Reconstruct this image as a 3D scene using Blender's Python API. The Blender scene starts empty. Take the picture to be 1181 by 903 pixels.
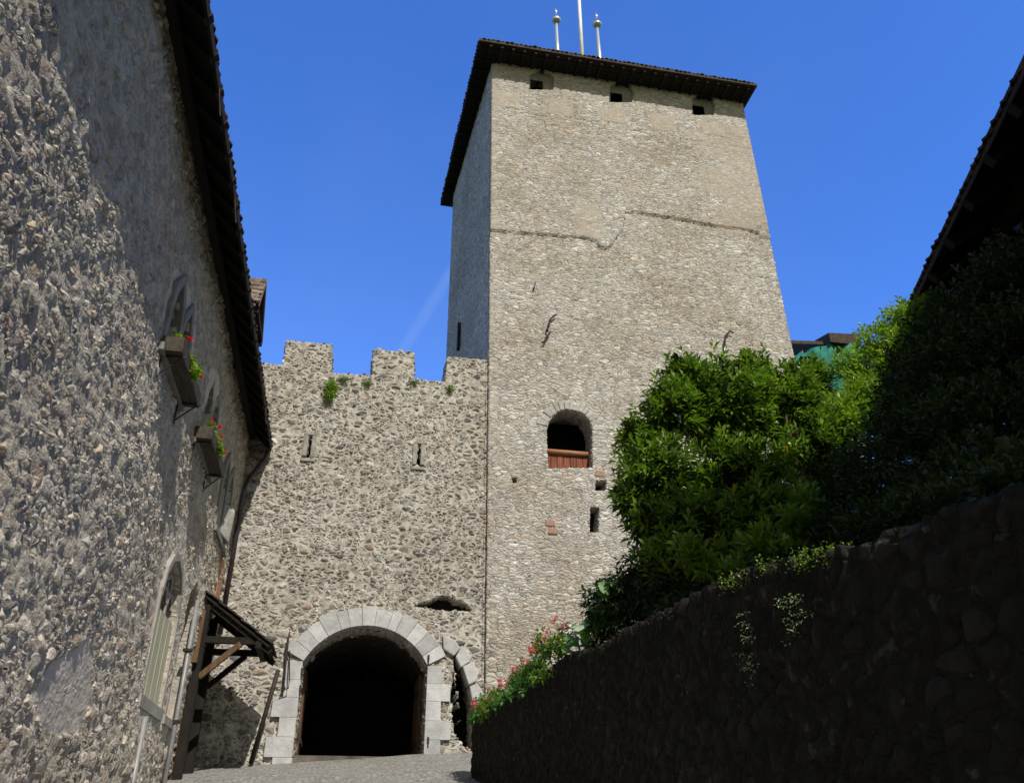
import bpy, math, random
import numpy as np
from mathutils import Vector, Matrix, noise
random.seed(7); rng = np.random.default_rng(7)
S = bpy.context.scene; COL = S.collection
R = math.radians

# ------------------------------------------------------------------ camera, sky, sun
PITCH, YAW, FPX = R(28.4), R(11.2), 947.0
EYE = Vector((0, 0, 1.6))
cam = bpy.data.cameras.new('camera'); co = bpy.data.objects.new('camera', cam); COL.objects.link(co)
cam.sensor_width = 36; cam.lens = FPX/1181*36; cam.clip_start = .05; cam.clip_end = 3000
co.location = EYE; co.rotation_euler = (R(90)+PITCH, 0, -YAW); S.camera = co
S.render.resolution_x, S.render.resolution_y = 1024, 782
LIGHT = Vector((-0.25, 1.0, -1.10)).normalized()
SUN_EL = math.asin(-LIGHT.z); SUN_AZ = math.atan2(-LIGHT.x, -LIGHT.y)
w = bpy.data.worlds.new('World'); S.world = w; w.use_nodes = True
wn = w.node_tree; wn.nodes.clear()
out = wn.nodes.new('ShaderNodeOutputWorld'); bg = wn.nodes.new('ShaderNodeBackground')
sky = wn.nodes.new('ShaderNodeTexSky'); sky.sky_type = 'NISHITA'; sky.sun_disc = False
sky.sun_elevation = SUN_EL; sky.sun_rotation = SUN_AZ
sky.altitude = 600; sky.air_density = 1.0; sky.dust_density = 0.25; sky.ozone_density = 4.5
bg.inputs['Strength'].default_value = 0.13
# the camera's deep blue, and one faint vapour streak left of the tower
L = wn.links.new
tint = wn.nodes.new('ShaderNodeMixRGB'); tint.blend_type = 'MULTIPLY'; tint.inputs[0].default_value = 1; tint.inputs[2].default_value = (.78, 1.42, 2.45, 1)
tc = wn.nodes.new('ShaderNodeTexCoord')
def wdot(v):
    d_ = wn.nodes.new('ShaderNodeVectorMath'); d_.operation = 'DOT_PRODUCT'; d_.inputs[1].default_value = v; L(tc.outputs['Generated'], d_.inputs[0]); return d_.outputs['Value']
def wmath(op, a, b):
    d_ = wn.nodes.new('ShaderNodeMath'); d_.operation = op
    for i, v in enumerate((a, b)):
        if isinstance(v, (int, float)): d_.inputs[i].default_value = v
        elif v is not None: L(v, d_.inputs[i])
    return d_.outputs[0]
def wrange(v, lo, hi):
    d_ = wn.nodes.new('ShaderNodeMapRange'); d_.interpolation_type = 'SMOOTHSTEP'; d_.inputs[1].default_value = lo; d_.inputs[2].default_value = hi; L(v, d_.inputs[0]); return d_.outputs[0]
band = wrange(wmath('MULTIPLY', wmath('ABSOLUTE', wdot((0.8955, 0.2015, -0.3968)), None), -1.0), -.011, -.001)
near = wrange(wdot((0.0634, 0.8234, 0.5639)), .9962, .9996)
nz = wn.nodes.new('ShaderNodeTexNoise'); nz.inputs['Scale'].default_value = 14; nz.inputs['Detail'].default_value = 4; L(tc.outputs['Generated'], nz.inputs['Vector'])
cl = wn.nodes.new('ShaderNodeTexNoise'); cl.inputs['Scale'].default_value = 1.6; cl.inputs['Detail'].default_value = 5; L(tc.outputs['Generated'], cl.inputs['Vector'])
fac = wmath('ADD', wmath('MULTIPLY', wmath('MULTIPLY', band, near), wmath('MULTIPLY', nz.outputs['Fac'], .17)), wmath('MULTIPLY', wrange(cl.outputs['Fac'], .42, .78), .07))
mx = wn.nodes.new('ShaderNodeMixRGB'); mx.inputs[2].default_value = (4.6, 5.6, 7.2, 1); L(fac, mx.inputs[0])
# deep blue opposite the sun, whitish towards the sun's side
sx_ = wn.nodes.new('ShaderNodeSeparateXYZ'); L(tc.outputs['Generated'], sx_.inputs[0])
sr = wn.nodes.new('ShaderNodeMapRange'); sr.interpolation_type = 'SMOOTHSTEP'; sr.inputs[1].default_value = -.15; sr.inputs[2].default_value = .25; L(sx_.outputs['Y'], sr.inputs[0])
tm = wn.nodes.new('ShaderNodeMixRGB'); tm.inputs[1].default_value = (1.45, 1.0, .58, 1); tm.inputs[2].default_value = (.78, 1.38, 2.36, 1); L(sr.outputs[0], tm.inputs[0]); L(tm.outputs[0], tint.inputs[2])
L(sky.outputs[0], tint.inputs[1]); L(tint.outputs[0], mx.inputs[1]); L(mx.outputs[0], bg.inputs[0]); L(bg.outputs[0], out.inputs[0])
sd = bpy.data.lights.new('sun', 'SUN'); so = bpy.data.objects.new('sun', sd); COL.objects.link(so)
sd.energy = 4.8; sd.angle = R(.53); sd.color = (1, .94, .84)
so.rotation_euler = LIGHT.to_track_quat('-Z', 'Y').to_euler(); so.location = (5, -20, 30)
S.view_settings.view_transform = 'Standard'; S.view_settings.look = 'None'
S.view_settings.exposure = 0.0; S.view_settings.gamma = 1
S.render.engine = 'CYCLES'
S.cycles.max_bounces = 4; S.cycles.diffuse_bounces = 2; S.cycles.glossy_bounces = 2; S.cycles.transmission_bounces = 3

# ------------------------------------------------------------------ survey helpers (photo reading -> metres)
_f = Vector((math.sin(YAW)*math.cos(PITCH), math.cos(YAW)*math.cos(PITCH), math.sin(PITCH)))
_r = Vector((math.cos(YAW), -math.sin(YAW), 0)); _u = _r.cross(_f)
def _ray(x, y): return _f*FPX + _r*(x-590.5) + _u*(451.5-y)
def onY(x, y, Y): d = _ray(x, y); return EYE + d*((Y-EYE.y)/d.y)
def onX(x, y, X): d = _ray(x, y); return EYE + d*((X-EYE.x)/d.x)
def onZ(x, y, Z): d = _ray(x, y); return EYE + d*((Z-EYE.z)/d.z)
YG, XL, XR = 21.0, -3.07, 2.4           # gate wall, left wall, garden wall planes
def XZ(pts, Y=YG): return [(onY(x, y, Y).x, onY(x, y, Y).z) for x, y in pts]
def YZ(pts, X): return [(onX(x, y, X).y, onX(x, y, X).z) for x, y in pts]
def gz(x, y): return 2.93 + .07*min(max(x+3, 0), 6) - .15*max(21-y, 0)

# ------------------------------------------------------------------ object helpers
def empty(name, loc, label, cat, group=None, rz=0):
    o = bpy.data.objects.new(name, None); COL.objects.link(o); o.location = loc; o.rotation_euler.z = rz
    o.empty_display_size = .2
    tag(o, label, cat, group); return o
def tag(o, label=None, cat=None, group=None, kind=None):
    if label: o['label'] = label
    if cat: o['category'] = cat
    if group: o['group'] = group
    if kind: o['kind'] = kind
    return o
def abs_loc(p):
    l = Vector((0, 0, 0))
    while p: l += p.location; p = p.parent
    return l
def mesh_obj(name, V, F, mat, parent=None, smooth=False, attrs=None, label=None):
    """V in world metres; stored relative to the parent's base"""
    V = np.asarray(V, dtype=np.float64).reshape(-1, 3)
    if parent is not None:
        l = abs_loc(parent); V = V - np.array(l)
    me = bpy.data.meshes.new(name)
    me.from_pydata(V.tolist() if len(V) < 5000 else V, [], F.tolist() if isinstance(F, np.ndarray) else F)
    if attrs:
        for k, a in attrs.items():
            at = me.attributes.new(k, 'FLOAT', 'POINT'); at.data.foreach_set('value', np.asarray(a, dtype=np.float32))
    me.materials.append(mat)
    if smooth: me.polygons.foreach_set('use_smooth', [True]*len(me.polygons))
    me.update()
    o = bpy.data.objects.new(name, me); COL.objects.link(o)
    if parent is not None: o.parent = parent
    if label: o['label'] = label
    return o
class MB:
    def __init__(s): s.V = []; s.F = []
    def add(s, v, f):
        n = len(s.V); s.V += [tuple(p) for p in v]; s.F += [tuple(i+n for i in q) for q in f]
    def hexa(s, p):      # 8 pts: bottom 4 ccw, top 4 ccw
        s.add(p, [(3,2,1,0), (4,5,6,7), (0,1,5,4), (1,2,6,5), (2,3,7,6), (3,0,4,7)])
    def box(s, x0, x1, y0, y1, z0, z1):
        s.hexa([(x0,y0,z0),(x1,y0,z0),(x1,y1,z0),(x0,y1,z0),(x0,y0,z1),(x1,y0,z1),(x1,y1,z1),(x0,y1,z1)])
    def bar(s, a, b, wd, ht=None, up=Vector((0,0,1))):
        a, b = Vector(a), Vector(b); ht = ht or wd; d = (b-a).normalized()
        x = d.cross(up)
        if x.length < 1e-4: x = d.cross(Vector((0,1,0)))
        x.normalize(); y = x.cross(d).normalized(); x *= wd/2; y *= ht/2
        s.hexa([a-x-y, a+x-y, b+x-y, b-x-y, a-x+y, a+x+y, b+x+y, b-x+y])
    def tube(s, pts, rad, n=8, cap=True):
        pts = [Vector(p) for p in pts]
        if not hasattr(rad, '__len__'): rad = [rad]*len(pts)
        rings = []
        for i, p in enumerate(pts):
            d = (pts[min(i+1, len(pts)-1)]-pts[max(i-1, 0)]).normalized()
            x = d.cross(Vector((0,0,1)))
            if x.length < .05: x = d.cross(Vector((0,1,0)))
            x.normalize(); y = x.cross(d)
            rings.append([p + (x*math.cos(t)+y*math.sin(t))*rad[i] for t in [2*math.pi*k/n for k in range(n)]])
        v = [q for r_ in rings for q in r_]; f = []
        for i in range(len(pts)-1):
            for k in range(n):
                f.append((i*n+k, i*n+(k+1) % n, (i+1)*n+(k+1) % n, (i+1)*n+k))
        if cap: f.append(tuple(range(n-1, -1, -1))); f.append(tuple((len(pts)-1)*n+k for k in range(n)))
        s.add(v, f)
    def prism(s, poly, fn, d0, d1):     # poly of (u,v); fn(u,v,d) -> 3D
        n = len(poly)
        v = [fn(u, q, d0) for u, q in poly] + [fn(u, q, d1) for u, q in poly]
        s.add(v, [tuple(range(n)), tuple(range(2*n-1, n-1, -1))] + [((i+1) % n, i, n+i, n+(i+1) % n) for i in range(n)])
    def build(s, name, mat, parent=None, smooth=False, bevel=0, label=None):
        o = mesh_obj(name, s.V, s.F, mat, parent, smooth, label=label)
        if bevel:
            b = o.modifiers.new('bevel', 'BEVEL'); b.width = bevel; b.segments = 2; b.limit_method = 'ANGLE'
        return o

# ------------------------------------------------------------------ materials
def new_mat(name):
    m = bpy.data.materials.new(name); m.use_nodes = True; nt = m.node_tree; nt.nodes.clear()
    o = nt.nodes.new('ShaderNodeOutputMaterial'); b = nt.nodes.new('ShaderNodeBsdfPrincipled')
    nt.links.new(b.outputs[0], o.inputs[0]); b.inputs['Specular IOR Level'].default_value = .25
    return m, nt, o, b
def N(nt, t, **k):
    n = nt.nodes.new(t)
    for a, v in k.items():
        if a in n.inputs: n.inputs[a].default_value = v
        else: setattr(n, a, v)
    return n
def ramp(nt, fac, stops, mode='LINEAR'):
    r_ = nt.nodes.new('ShaderNodeValToRGB'); e = r_.color_ramp.elements; r_.color_ramp.interpolation = mode
    for i, (p, c) in enumerate(stops):
        el = e[i] if i < 2 else e.new(p)
        el.position = p; el.color = (*c, 1) if hasattr(c, '__len__') else (c, c, c, 1)
    nt.links.new(fac, r_.inputs[0]); return r_.outputs[0]
def mathn(nt, op, a, b=None, c=None, clamp=False):
    n = nt.nodes.new('ShaderNodeMath'); n.operation = op; n.use_clamp = clamp
    for i, v in enumerate((a, b, c)):
        if v is None: continue
        if isinstance(v, (int, float)): n.inputs[i].default_value = v
        else: nt.links.new(v, n.inputs[i])
    return n.outputs[0]
def mixc(nt, fac, a, b, mode='MIX'):
    n = nt.nodes.new('ShaderNodeMixRGB'); n.blend_type = mode
    for i, v in enumerate((fac, a, b)):
        if isinstance(v, (int, float)): n.inputs[i].default_value = v
        elif isinstance(v, tuple): n.inputs[i].default_value = (*v, 1)
        else: nt.links.new(v, n.inputs[i])
    return n.outputs[0]

def stone_mat(name, scale, zst, colors, mortar, height, joint=.12, warp=.12, rough_sz=.35, contrast=.45,
              small=1.7, small_at=.52, disp=True, render_attr=False, stain=(.5, .47, .42), stain_amt=.35, rand=1.0, round_=.5, moss=None, spots=0, vlo=.6, vhi=1.35, joint_shade=.0, joint_shadec=(.10,.09,.08), zsc=.8, fill=0., macro=0., midl=.6, pl_h=.7, pl_c=(.36,.31,.25)):
    m, nt, out, b = new_mat(name); lk = nt.links.new
    tc = N(nt, 'ShaderNodeTexCoord'); co_ = tc.outputs['Object']
    wz = N(nt, 'ShaderNodeTexNoise', Scale=scale*.9, Detail=2.0); lk(co_, wz.inputs['Vector'])
    sub = N(nt, 'ShaderNodeVectorMath', operation='SUBTRACT'); lk(wz.outputs['Color'], sub.inputs[0]); sub.inputs[1].default_value = (.5, .5, .5)
    sc = N(nt, 'ShaderNodeVectorMath', operation='SCALE'); lk(sub.outputs[0], sc.inputs[0]); sc.inputs['Scale'].default_value = warp*2.2/scale*2
    ad = N(nt, 'ShaderNodeVectorMath', operation='ADD'); lk(co_, ad.inputs[0]); lk(sc.outputs[0], ad.inputs[1])
    mp = N(nt, 'ShaderNodeMapping'); mp.inputs['Scale'].default_value = (1, 1, zst); lk(ad.outputs[0], mp.inputs[0])
    zone = N(nt, 'ShaderNodeTexNoise', Scale=zsc, Detail=3.0, Roughness=.7); lk(co_, zone.inputs['Vector'])
    def layer(s):
        v1 = N(nt, 'ShaderNodeTexVoronoi', Scale=s, Randomness=rand); lk(mp.outputs[0], v1.inputs['Vector'])
        v2 = N(nt, 'ShaderNodeTexVoronoi', Scale=s, Randomness=rand); v2.feature = 'DISTANCE_TO_EDGE'; lk(mp.outputs[0], v2.inputs['Vector'])
        return v1.outputs['Color'], v2.outputs['Distance']
    cA, dA = layer(scale); cB, dB = layer(scale*small)
    zm = mathn(nt, 'GREATER_THAN', zone.outputs['Fac'], small_at)
    col = mixc(nt, zm, cA, cB)
    dist = mathn(nt, 'ADD', mathn(nt, 'MULTIPLY', dA, mathn(nt, 'SUBTRACT', 1.0, zm)), mathn(nt, 'MULTIPLY', dB, zm))
    fine = N(nt, 'ShaderNodeTexNoise', Scale=scale*5.5, Detail=6.0, Roughness=.65); lk(co_, fine.inputs['Vector'])
    sep = N(nt, 'ShaderNodeSeparateColor'); lk(col, sep.inputs[0])
    # mortar mask: smears over some stones
    jn = mathn(nt, 'MULTIPLY_ADD', fine.outputs['Fac'], joint*.9, joint*.25)
    jn = mathn(nt, 'MULTIPLY', jn, mathn(nt, 'MULTIPLY_ADD', sep.outputs[2], 1.1, .45))
    mask = N(nt, 'ShaderNodeMapRange', interpolation_type='SMOOTHSTEP'); lk(dist, mask.inputs[0])
    lk(mathn(nt, 'MULTIPLY', jn, .55), mask.inputs[1]); lk(mathn(nt, 'MULTIPLY', jn, 1.5), mask.inputs[2])
    stone = mask.outputs[0]
    base = ramp(nt, sep.outputs[0], [(i/(len(colors)), c) for i, c in enumerate(colors)], 'CONSTANT')
    base = mixc(nt, contrast, base, ramp(nt, fine.outputs['Fac'], [(.25, .45), (.75, 1.35)]), 'MULTIPLY')
    base = mixc(nt, .55, base, ramp(nt, sep.outputs[1], [(0, vlo), (1, vhi)]), 'MULTIPLY')
    mort = mixc(nt, .5, mortar, ramp(nt, fine.outputs['Fac'], [(.3, .6), (.7, 1.2)]), 'MULTIPLY')
    if joint_shade:
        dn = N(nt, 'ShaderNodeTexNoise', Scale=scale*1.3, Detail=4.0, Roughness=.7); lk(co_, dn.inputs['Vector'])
        mort = mixc(nt, mathn(nt, 'MULTIPLY', ramp(nt, dn.outputs['Fac'], [(.44, 0.), (.58, 1.)]), joint_shade), mort, joint_shadec)  # dark mortar patches put the shade of deep joints into the colour
    c = mixc(nt, stone, mort, base)
    big = N(nt, 'ShaderNodeTexNoise', Scale=.45, Detail=5.0, Roughness=.6); lk(co_, big.inputs['Vector'])
    c = mixc(nt, mathn(nt, 'MULTIPLY', ramp(nt, big.outputs['Fac'], [(.42, 0.), (.68, 1.)]), stain_amt), c, stain, 'MULTIPLY')
    if spots:
        sp = N(nt, 'ShaderNodeTexNoise', Scale=9.0, Detail=3.0, Roughness=.6); lk(co_, sp.inputs['Vector'])
        c = mixc(nt, mathn(nt, 'MULTIPLY', ramp(nt, sp.outputs['Fac'], [(.62, 0.), (.7, 1.)]), spots), c, (.42, .42, .38))
    if moss:
        ms = N(nt, 'ShaderNodeTexNoise', Scale=2.2, Detail=6.0, Roughness=.7); lk(co_, ms.inputs['Vector'])
        c = mixc(nt, mathn(nt, 'MULTIPLY', ramp(nt, ms.outputs['Fac'], [(.45, 0.), (.6, 1.)]), .75), c, moss)
    prof = mathn(nt, 'POWER', mathn(nt, 'MINIMUM', mathn(nt, 'MULTIPLY', dist, 2.2), 1.0), round_)
    h = mathn(nt, 'MULTIPLY', stone, mathn(nt, 'ADD', mathn(nt, 'MULTIPLY', prof, .6), mathn(nt, 'MULTIPLY', sep.outputs[1], .55)))
    if fill: h = mathn(nt, 'ADD', h, mathn(nt, 'MULTIPLY', mathn(nt, 'SUBTRACT', 1.0, stone), fill))
    h = mathn(nt, 'ADD', h, mathn(nt, 'MULTIPLY', fine.outputs['Fac'], rough_sz))
    mid = N(nt, 'ShaderNodeTexNoise', Scale=scale*1.6, Detail=3.0); lk(co_, mid.inputs['Vector'])
    h = mathn(nt, 'ADD', h, mathn(nt, 'MULTIPLY', mid.outputs['Fac'], rough_sz*.9))
    if macro:
        mc = N(nt, 'ShaderNodeTexNoise', Scale=1.9, Detail=3.0, Roughness=.6); lk(mp.outputs[0], mc.inputs['Vector']); h = mathn(nt, 'ADD', h, mathn(nt, 'MULTIPLY', mc.outputs['Fac'], macro))
    if render_attr:
        at = N(nt, 'ShaderNodeAttribute', attribute_name='render')
        c = mixc(nt, mathn(nt, 'MULTIPLY', at.outputs['Fac'], .6), c, mixc(nt, .5, pl_c, ramp(nt, fine.outputs['Fac'], [(.3, .7), (.7, 1.2)]), 'MULTIPLY'))
        av = mathn(nt, 'MULTIPLY', at.outputs['Fac'], .85)
        h = mathn(nt, 'ADD', mathn(nt, 'MULTIPLY', h, mathn(nt, 'SUBTRACT', 1.0, av)), mathn(nt, 'MULTIPLY', av, mathn(nt, 'MULTIPLY_ADD', mid.outputs['Fac'], .5, pl_h)))
    lk(c, b.inputs['Base Color']); b.inputs['Roughness'].default_value = .88
    if disp:
        d = N(nt, 'ShaderNodeDisplacement', Midlevel=midl, Scale=height); lk(h, d.inputs['Height']); lk(d.outputs[0], out.inputs['Displacement'])
        m.displacement_method = 'BOTH'
    else:
        bp = N(nt, 'ShaderNodeBump', Strength=1.0, Distance=height); lk(h, bp.inputs['Height']); lk(bp.outputs[0], b.inputs['Normal'])
    return m

def plain(name, c, c2=None, scale=6., rough=.8, bump=.0, bscale=30., stretch=(1, 1, 1), metal=0., spec=.25, lo=.35, hi=.65, isl=0.):
    m, nt, out, b = new_mat(name); lk = nt.links.new
    tc = N(nt, 'ShaderNodeTexCoord'); mp = N(nt, 'ShaderNodeMapping'); mp.inputs['Scale'].default_value = stretch
    lk(tc.outputs['Object'], mp.inputs[0])
    n1 = N(nt, 'ShaderNodeTexNoise', Scale=scale, Detail=6.0, Roughness=.65); lk(mp.outputs[0], n1.inputs['Vector'])
    c2 = c2 or tuple(v*.55 for v in c)
    geo = N(nt, 'ShaderNodeNewGeometry'); col = ramp(nt, n1.outputs['Fac'], [(lo, c2), (hi, c)])
    if isl: col = mixc(nt, 1.0, col, ramp(nt, geo.outputs['Random Per Island'], [(0, 1-isl), (1, 1+isl*.8)]), 'MULTIPLY')
    lk(col, b.inputs['Base Color'])
    b.inputs['Roughness'].default_value = rough; b.inputs['Metallic'].default_value = metal; b.inputs['Specular IOR Level'].default_value = spec
    if bump:
        n2 = N(nt, 'ShaderNodeTexNoise', Scale=bscale, Detail=5.0, Roughness=.7); lk(mp.outputs[0], n2.inputs['Vector'])
        bp = N(nt, 'ShaderNodeBump', Strength=.8, Distance=bump); lk(n2.outputs['Fac'], bp.inputs['Height']); lk(bp.outputs[0], b.inputs['Normal'])
    return m
def leaf_mat(name, c, c2, trans=.3, rough=.38):
    m, nt, out, b = new_mat(name); lk = nt.links.new
    at = N(nt, 'ShaderNodeAttribute', attribute_name='var')
    col = ramp(nt, at.outputs['Fac'], [(0, c2), (.8, c), (.93, tuple(min(1, v*1.4) for v in c)), (.97, (c[0]*2.6, c[1]*1.3, c[2]*1.2))])
    lk(col, b.inputs['Base Color']); b.inputs['Roughness'].default_value = rough; b.inputs['Specular IOR Level'].default_value = .5
    t = N(nt, 'ShaderNodeBsdfTranslucent'); lk(mixc(nt, 1., col, (1.5, 1.9, .6), 'MULTIPLY'), t.inputs[0])
    mxs = N(nt, 'ShaderNodeMixShader'); mxs.inputs[0].default_value = trans
    lk(b.outputs[0], mxs.inputs[1]); lk(t.outputs[0], mxs.inputs[2]); lk(mxs.outputs[0], out.inputs[0])
    return m

M = {}
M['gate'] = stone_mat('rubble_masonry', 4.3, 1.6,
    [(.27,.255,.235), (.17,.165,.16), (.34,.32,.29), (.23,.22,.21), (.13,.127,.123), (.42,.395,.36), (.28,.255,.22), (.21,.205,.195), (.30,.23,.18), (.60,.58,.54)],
    (.54,.515,.455), .075, fill=.10, joint=.22, warp=.09, small=1.7, small_at=.50, stain=(.62,.58,.54), stain_amt=.55, joint_shade=.55, joint_shadec=(.15,.13,.11), zsc=1.3, vlo=.7, vhi=1.25)
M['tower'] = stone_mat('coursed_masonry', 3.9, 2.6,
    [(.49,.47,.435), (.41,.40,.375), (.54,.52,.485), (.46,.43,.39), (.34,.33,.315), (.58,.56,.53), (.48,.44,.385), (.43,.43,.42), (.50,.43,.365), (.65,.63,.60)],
    (.50,.475,.43), .042, fill=.15, joint=.085, warp=.17, small=1.6, small_at=.48, stain=(.74,.68,.60), stain_amt=.75, render_attr=True, rand=.82, joint_shade=.85, joint_shadec=(.16,.145,.125), zsc=1.1, vlo=.8, vhi=1.15, contrast=.75)
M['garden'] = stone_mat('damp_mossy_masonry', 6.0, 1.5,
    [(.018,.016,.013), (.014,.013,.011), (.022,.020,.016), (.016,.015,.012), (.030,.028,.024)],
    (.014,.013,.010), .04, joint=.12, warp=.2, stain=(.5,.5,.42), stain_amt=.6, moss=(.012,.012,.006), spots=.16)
M['ashlar'] = plain('pale_limestone', (.50,.505,.51), (.36,.36,.36), scale=3.5, rough=.85, bump=.02, bscale=12, isl=.22)
M['ashlar2'] = plain('worn_limestone', (.46,.45,.42), (.30,.29,.27), scale=3.5, rough=.9, bump=.03, bscale=9, isl=.2)
M['loopstone'] = plain('weathered_loop_stone', (.36,.34,.30), (.22,.21,.19), scale=6, rough=.9, bump=.03, bscale=9)
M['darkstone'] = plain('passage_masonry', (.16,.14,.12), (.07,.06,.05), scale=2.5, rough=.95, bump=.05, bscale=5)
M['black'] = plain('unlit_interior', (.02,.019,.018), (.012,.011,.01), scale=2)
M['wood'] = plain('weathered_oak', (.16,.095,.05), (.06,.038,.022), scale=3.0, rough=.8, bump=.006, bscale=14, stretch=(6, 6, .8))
M['darkwood'] = plain('dark_timber', (.020,.016,.012), (.010,.008,.007), scale=3.0, rough=.85, bump=.008, bscale=10, stretch=(4, 4, 1))
M['redwood'] = plain('red_brown_boards', (.24,.075,.035), (.10,.032,.018), isl=.25, scale=4.0, rough=.7, bump=.005, bscale=14, stretch=(7, 7, .7))
M['railwood'] = plain('light_brown_rail', (.40,.20,.10), (.24,.11,.05), scale=5.0, rough=.7, bump=.004, bscale=14, stretch=(1, 6, 6))  # lighter brown than the boards below it
M['tile'] = plain('clay_roof_tiles', (.085,.06,.048), (.035,.027,.023), scale=5.0, rough=.9, bump=.01, bscale=20, isl=.35)
M['shingle'] = plain('grey_brown_shingles', (.24,.19,.15), (.09,.07,.055), scale=7.0, rough=.9, bump=.012, bscale=16, isl=.3)
M['iron'] = plain('rusty_iron', (.06,.045,.04), (.025,.022,.02), scale=9, rough=.7, metal=.3)
M['copper'] = plain('dark_copper_pipe', (.085,.06,.075), (.05,.035,.04), scale=3, rough=.45, metal=.4, spec=.5)
M['zinc'] = plain('pale_zinc', (.55,.58,.60), (.42,.45,.48), scale=4, rough=.4, metal=.5, spec=.5)
M['white'] = plain('white_paint', (.85,.85,.84), (.72,.72,.72), scale=4, rough=.45, spec=.5)
M['galv'] = plain('galvanised_pipe', (.30,.30,.30), (.20,.20,.20), scale=4, rough=.5, metal=.2)
M['plaster'] = plain('smooth_plaster', (.37,.35,.31), (.26,.245,.22), scale=2.5, rough=.9, bump=.012, bscale=14)
M['panel'] = plain('yellowish_panel', (.50,.49,.35), (.38,.38,.29), scale=1.5, rough=.6, stretch=(1, 5, 1))
M['greystone'] = plain('grey_window_stone', (.25,.245,.23), (.17,.165,.155), scale=4, rough=.9, bump=.01, bscale=20)
M['ochre'] = plain('ochre_paint_strip', (.50,.25,.15), (.36,.19,.12), scale=3, rough=.9)
M['board'] = plain('planter_boards', (.09,.075,.06), (.04,.034,.028), scale=3, rough=.85, bump=.004, bscale=14, stretch=(4, .8, 4))
M['net'] = plain('green_scaffold_net', (.015,.20,.145), (.006,.09,.07), scale=1.6, rough=.7, bump=.03, bscale=4)
M['leaf'] = leaf_mat('glossy_laurel_leaf', (.19,.29,.035), (.06,.11,.015), .26)
M['leaf2'] = leaf_mat('bright_young_leaf', (.27,.37,.05), (.10,.17,.022), .3)
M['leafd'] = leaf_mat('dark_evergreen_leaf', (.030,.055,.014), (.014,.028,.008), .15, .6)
M['leafb'] = leaf_mat('broad_soft_leaf', (.10,.22,.05), (.05,.13,.03), .35, .5)
M['leafw'] = leaf_mat('pale_broad_leaf', (.42,.50,.34), (.2,.3,.15), .35, .5)
M['moss'] = plain('moss', (.12,.13,.02), (.05,.06,.012), scale=8, rough=1, bump=.02, bscale=20)
M['bark'] = plain('shrub_bark', (.10,.075,.05), (.045,.035,.025), scale=6, rough=.95, bump=.01, bscale=12)
M['pink'] = leaf_mat('pink_petals', (.72,.20,.27), (.52,.09,.15), .3, .6)
M['palepink'] = leaf_mat('pale_pink_petals', (.78,.40,.45), (.65,.25,.32), .3, .6)
M['red'] = leaf_mat('red_petals', (.80,.03,.02), (.6,.015,.015), .3, .6)
M['soil'] = plain('terrace_soil', (.09,.07,.045), (.04,.035,.02), scale=5, rough=1, bump=.03, bscale=12)
M['grass'] = plain('hill_grass', (.07,.11,.03), (.04,.06,.02), scale=1, rough=1)

def path_mat():
    m, nt, out, b = new_mat('worn_cobbled_path'); lk = nt.links.new
    tc = N(nt, 'ShaderNodeTexCoord')
    v = N(nt, 'ShaderNodeTexVoronoi', Scale=9.0); v.feature = 'DISTANCE_TO_EDGE'; lk(tc.outputs['Object'], v.inputs['Vector'])
    vc = N(nt, 'ShaderNodeTexVoronoi', Scale=9.0); lk(tc.outputs['Object'], vc.inputs['Vector'])
    n1 = N(nt, 'ShaderNodeTexNoise', Scale=1.3, Detail=6.0, Roughness=.7); lk(tc.outputs['Object'], n1.inputs['Vector'])
    n2 = N(nt, 'ShaderNodeTexNoise', Scale=40., Detail=4.0, Roughness=.7); lk(tc.outputs['Object'], n2.inputs['Vector'])
    sep = N(nt, 'ShaderNodeSeparateColor'); lk(vc.outputs['Color'], sep.inputs[0])
    c = ramp(nt, sep.outputs[0], [(0, (.20,.195,.18)), (1, (.38,.37,.35))])
    c = mixc(nt, ramp(nt, v.outputs['Distance'], [(.02, 1.), (.10, 0.)]), c, (.15,.145,.125))
    c = mixc(nt, ramp(nt, n1.outputs['Fac'], [(.45, 0.), (.62, .75)]), c, (.27,.265,.25))
    c = mixc(nt, .5, c, ramp(nt, n2.outputs['Fac'], [(.3, .6), (.7, 1.3)]), 'MULTIPLY')
    lk(c, b.inputs['Base Color']); b.inputs['Roughness'].default_value = .85
    h = mathn(nt, 'ADD', ramp(nt, v.outputs['Distance'], [(0, 0.), (.2, 1.)]), mathn(nt, 'MULTIPLY', n2.outputs['Fac'], .5))
    bp = N(nt, 'ShaderNodeBump', Strength=.9, Distance=.02); lk(h, bp.inputs['Height']); lk(bp.outputs[0], b.inputs['Normal'])
    return m
M['path'] = path_mat()

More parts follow.
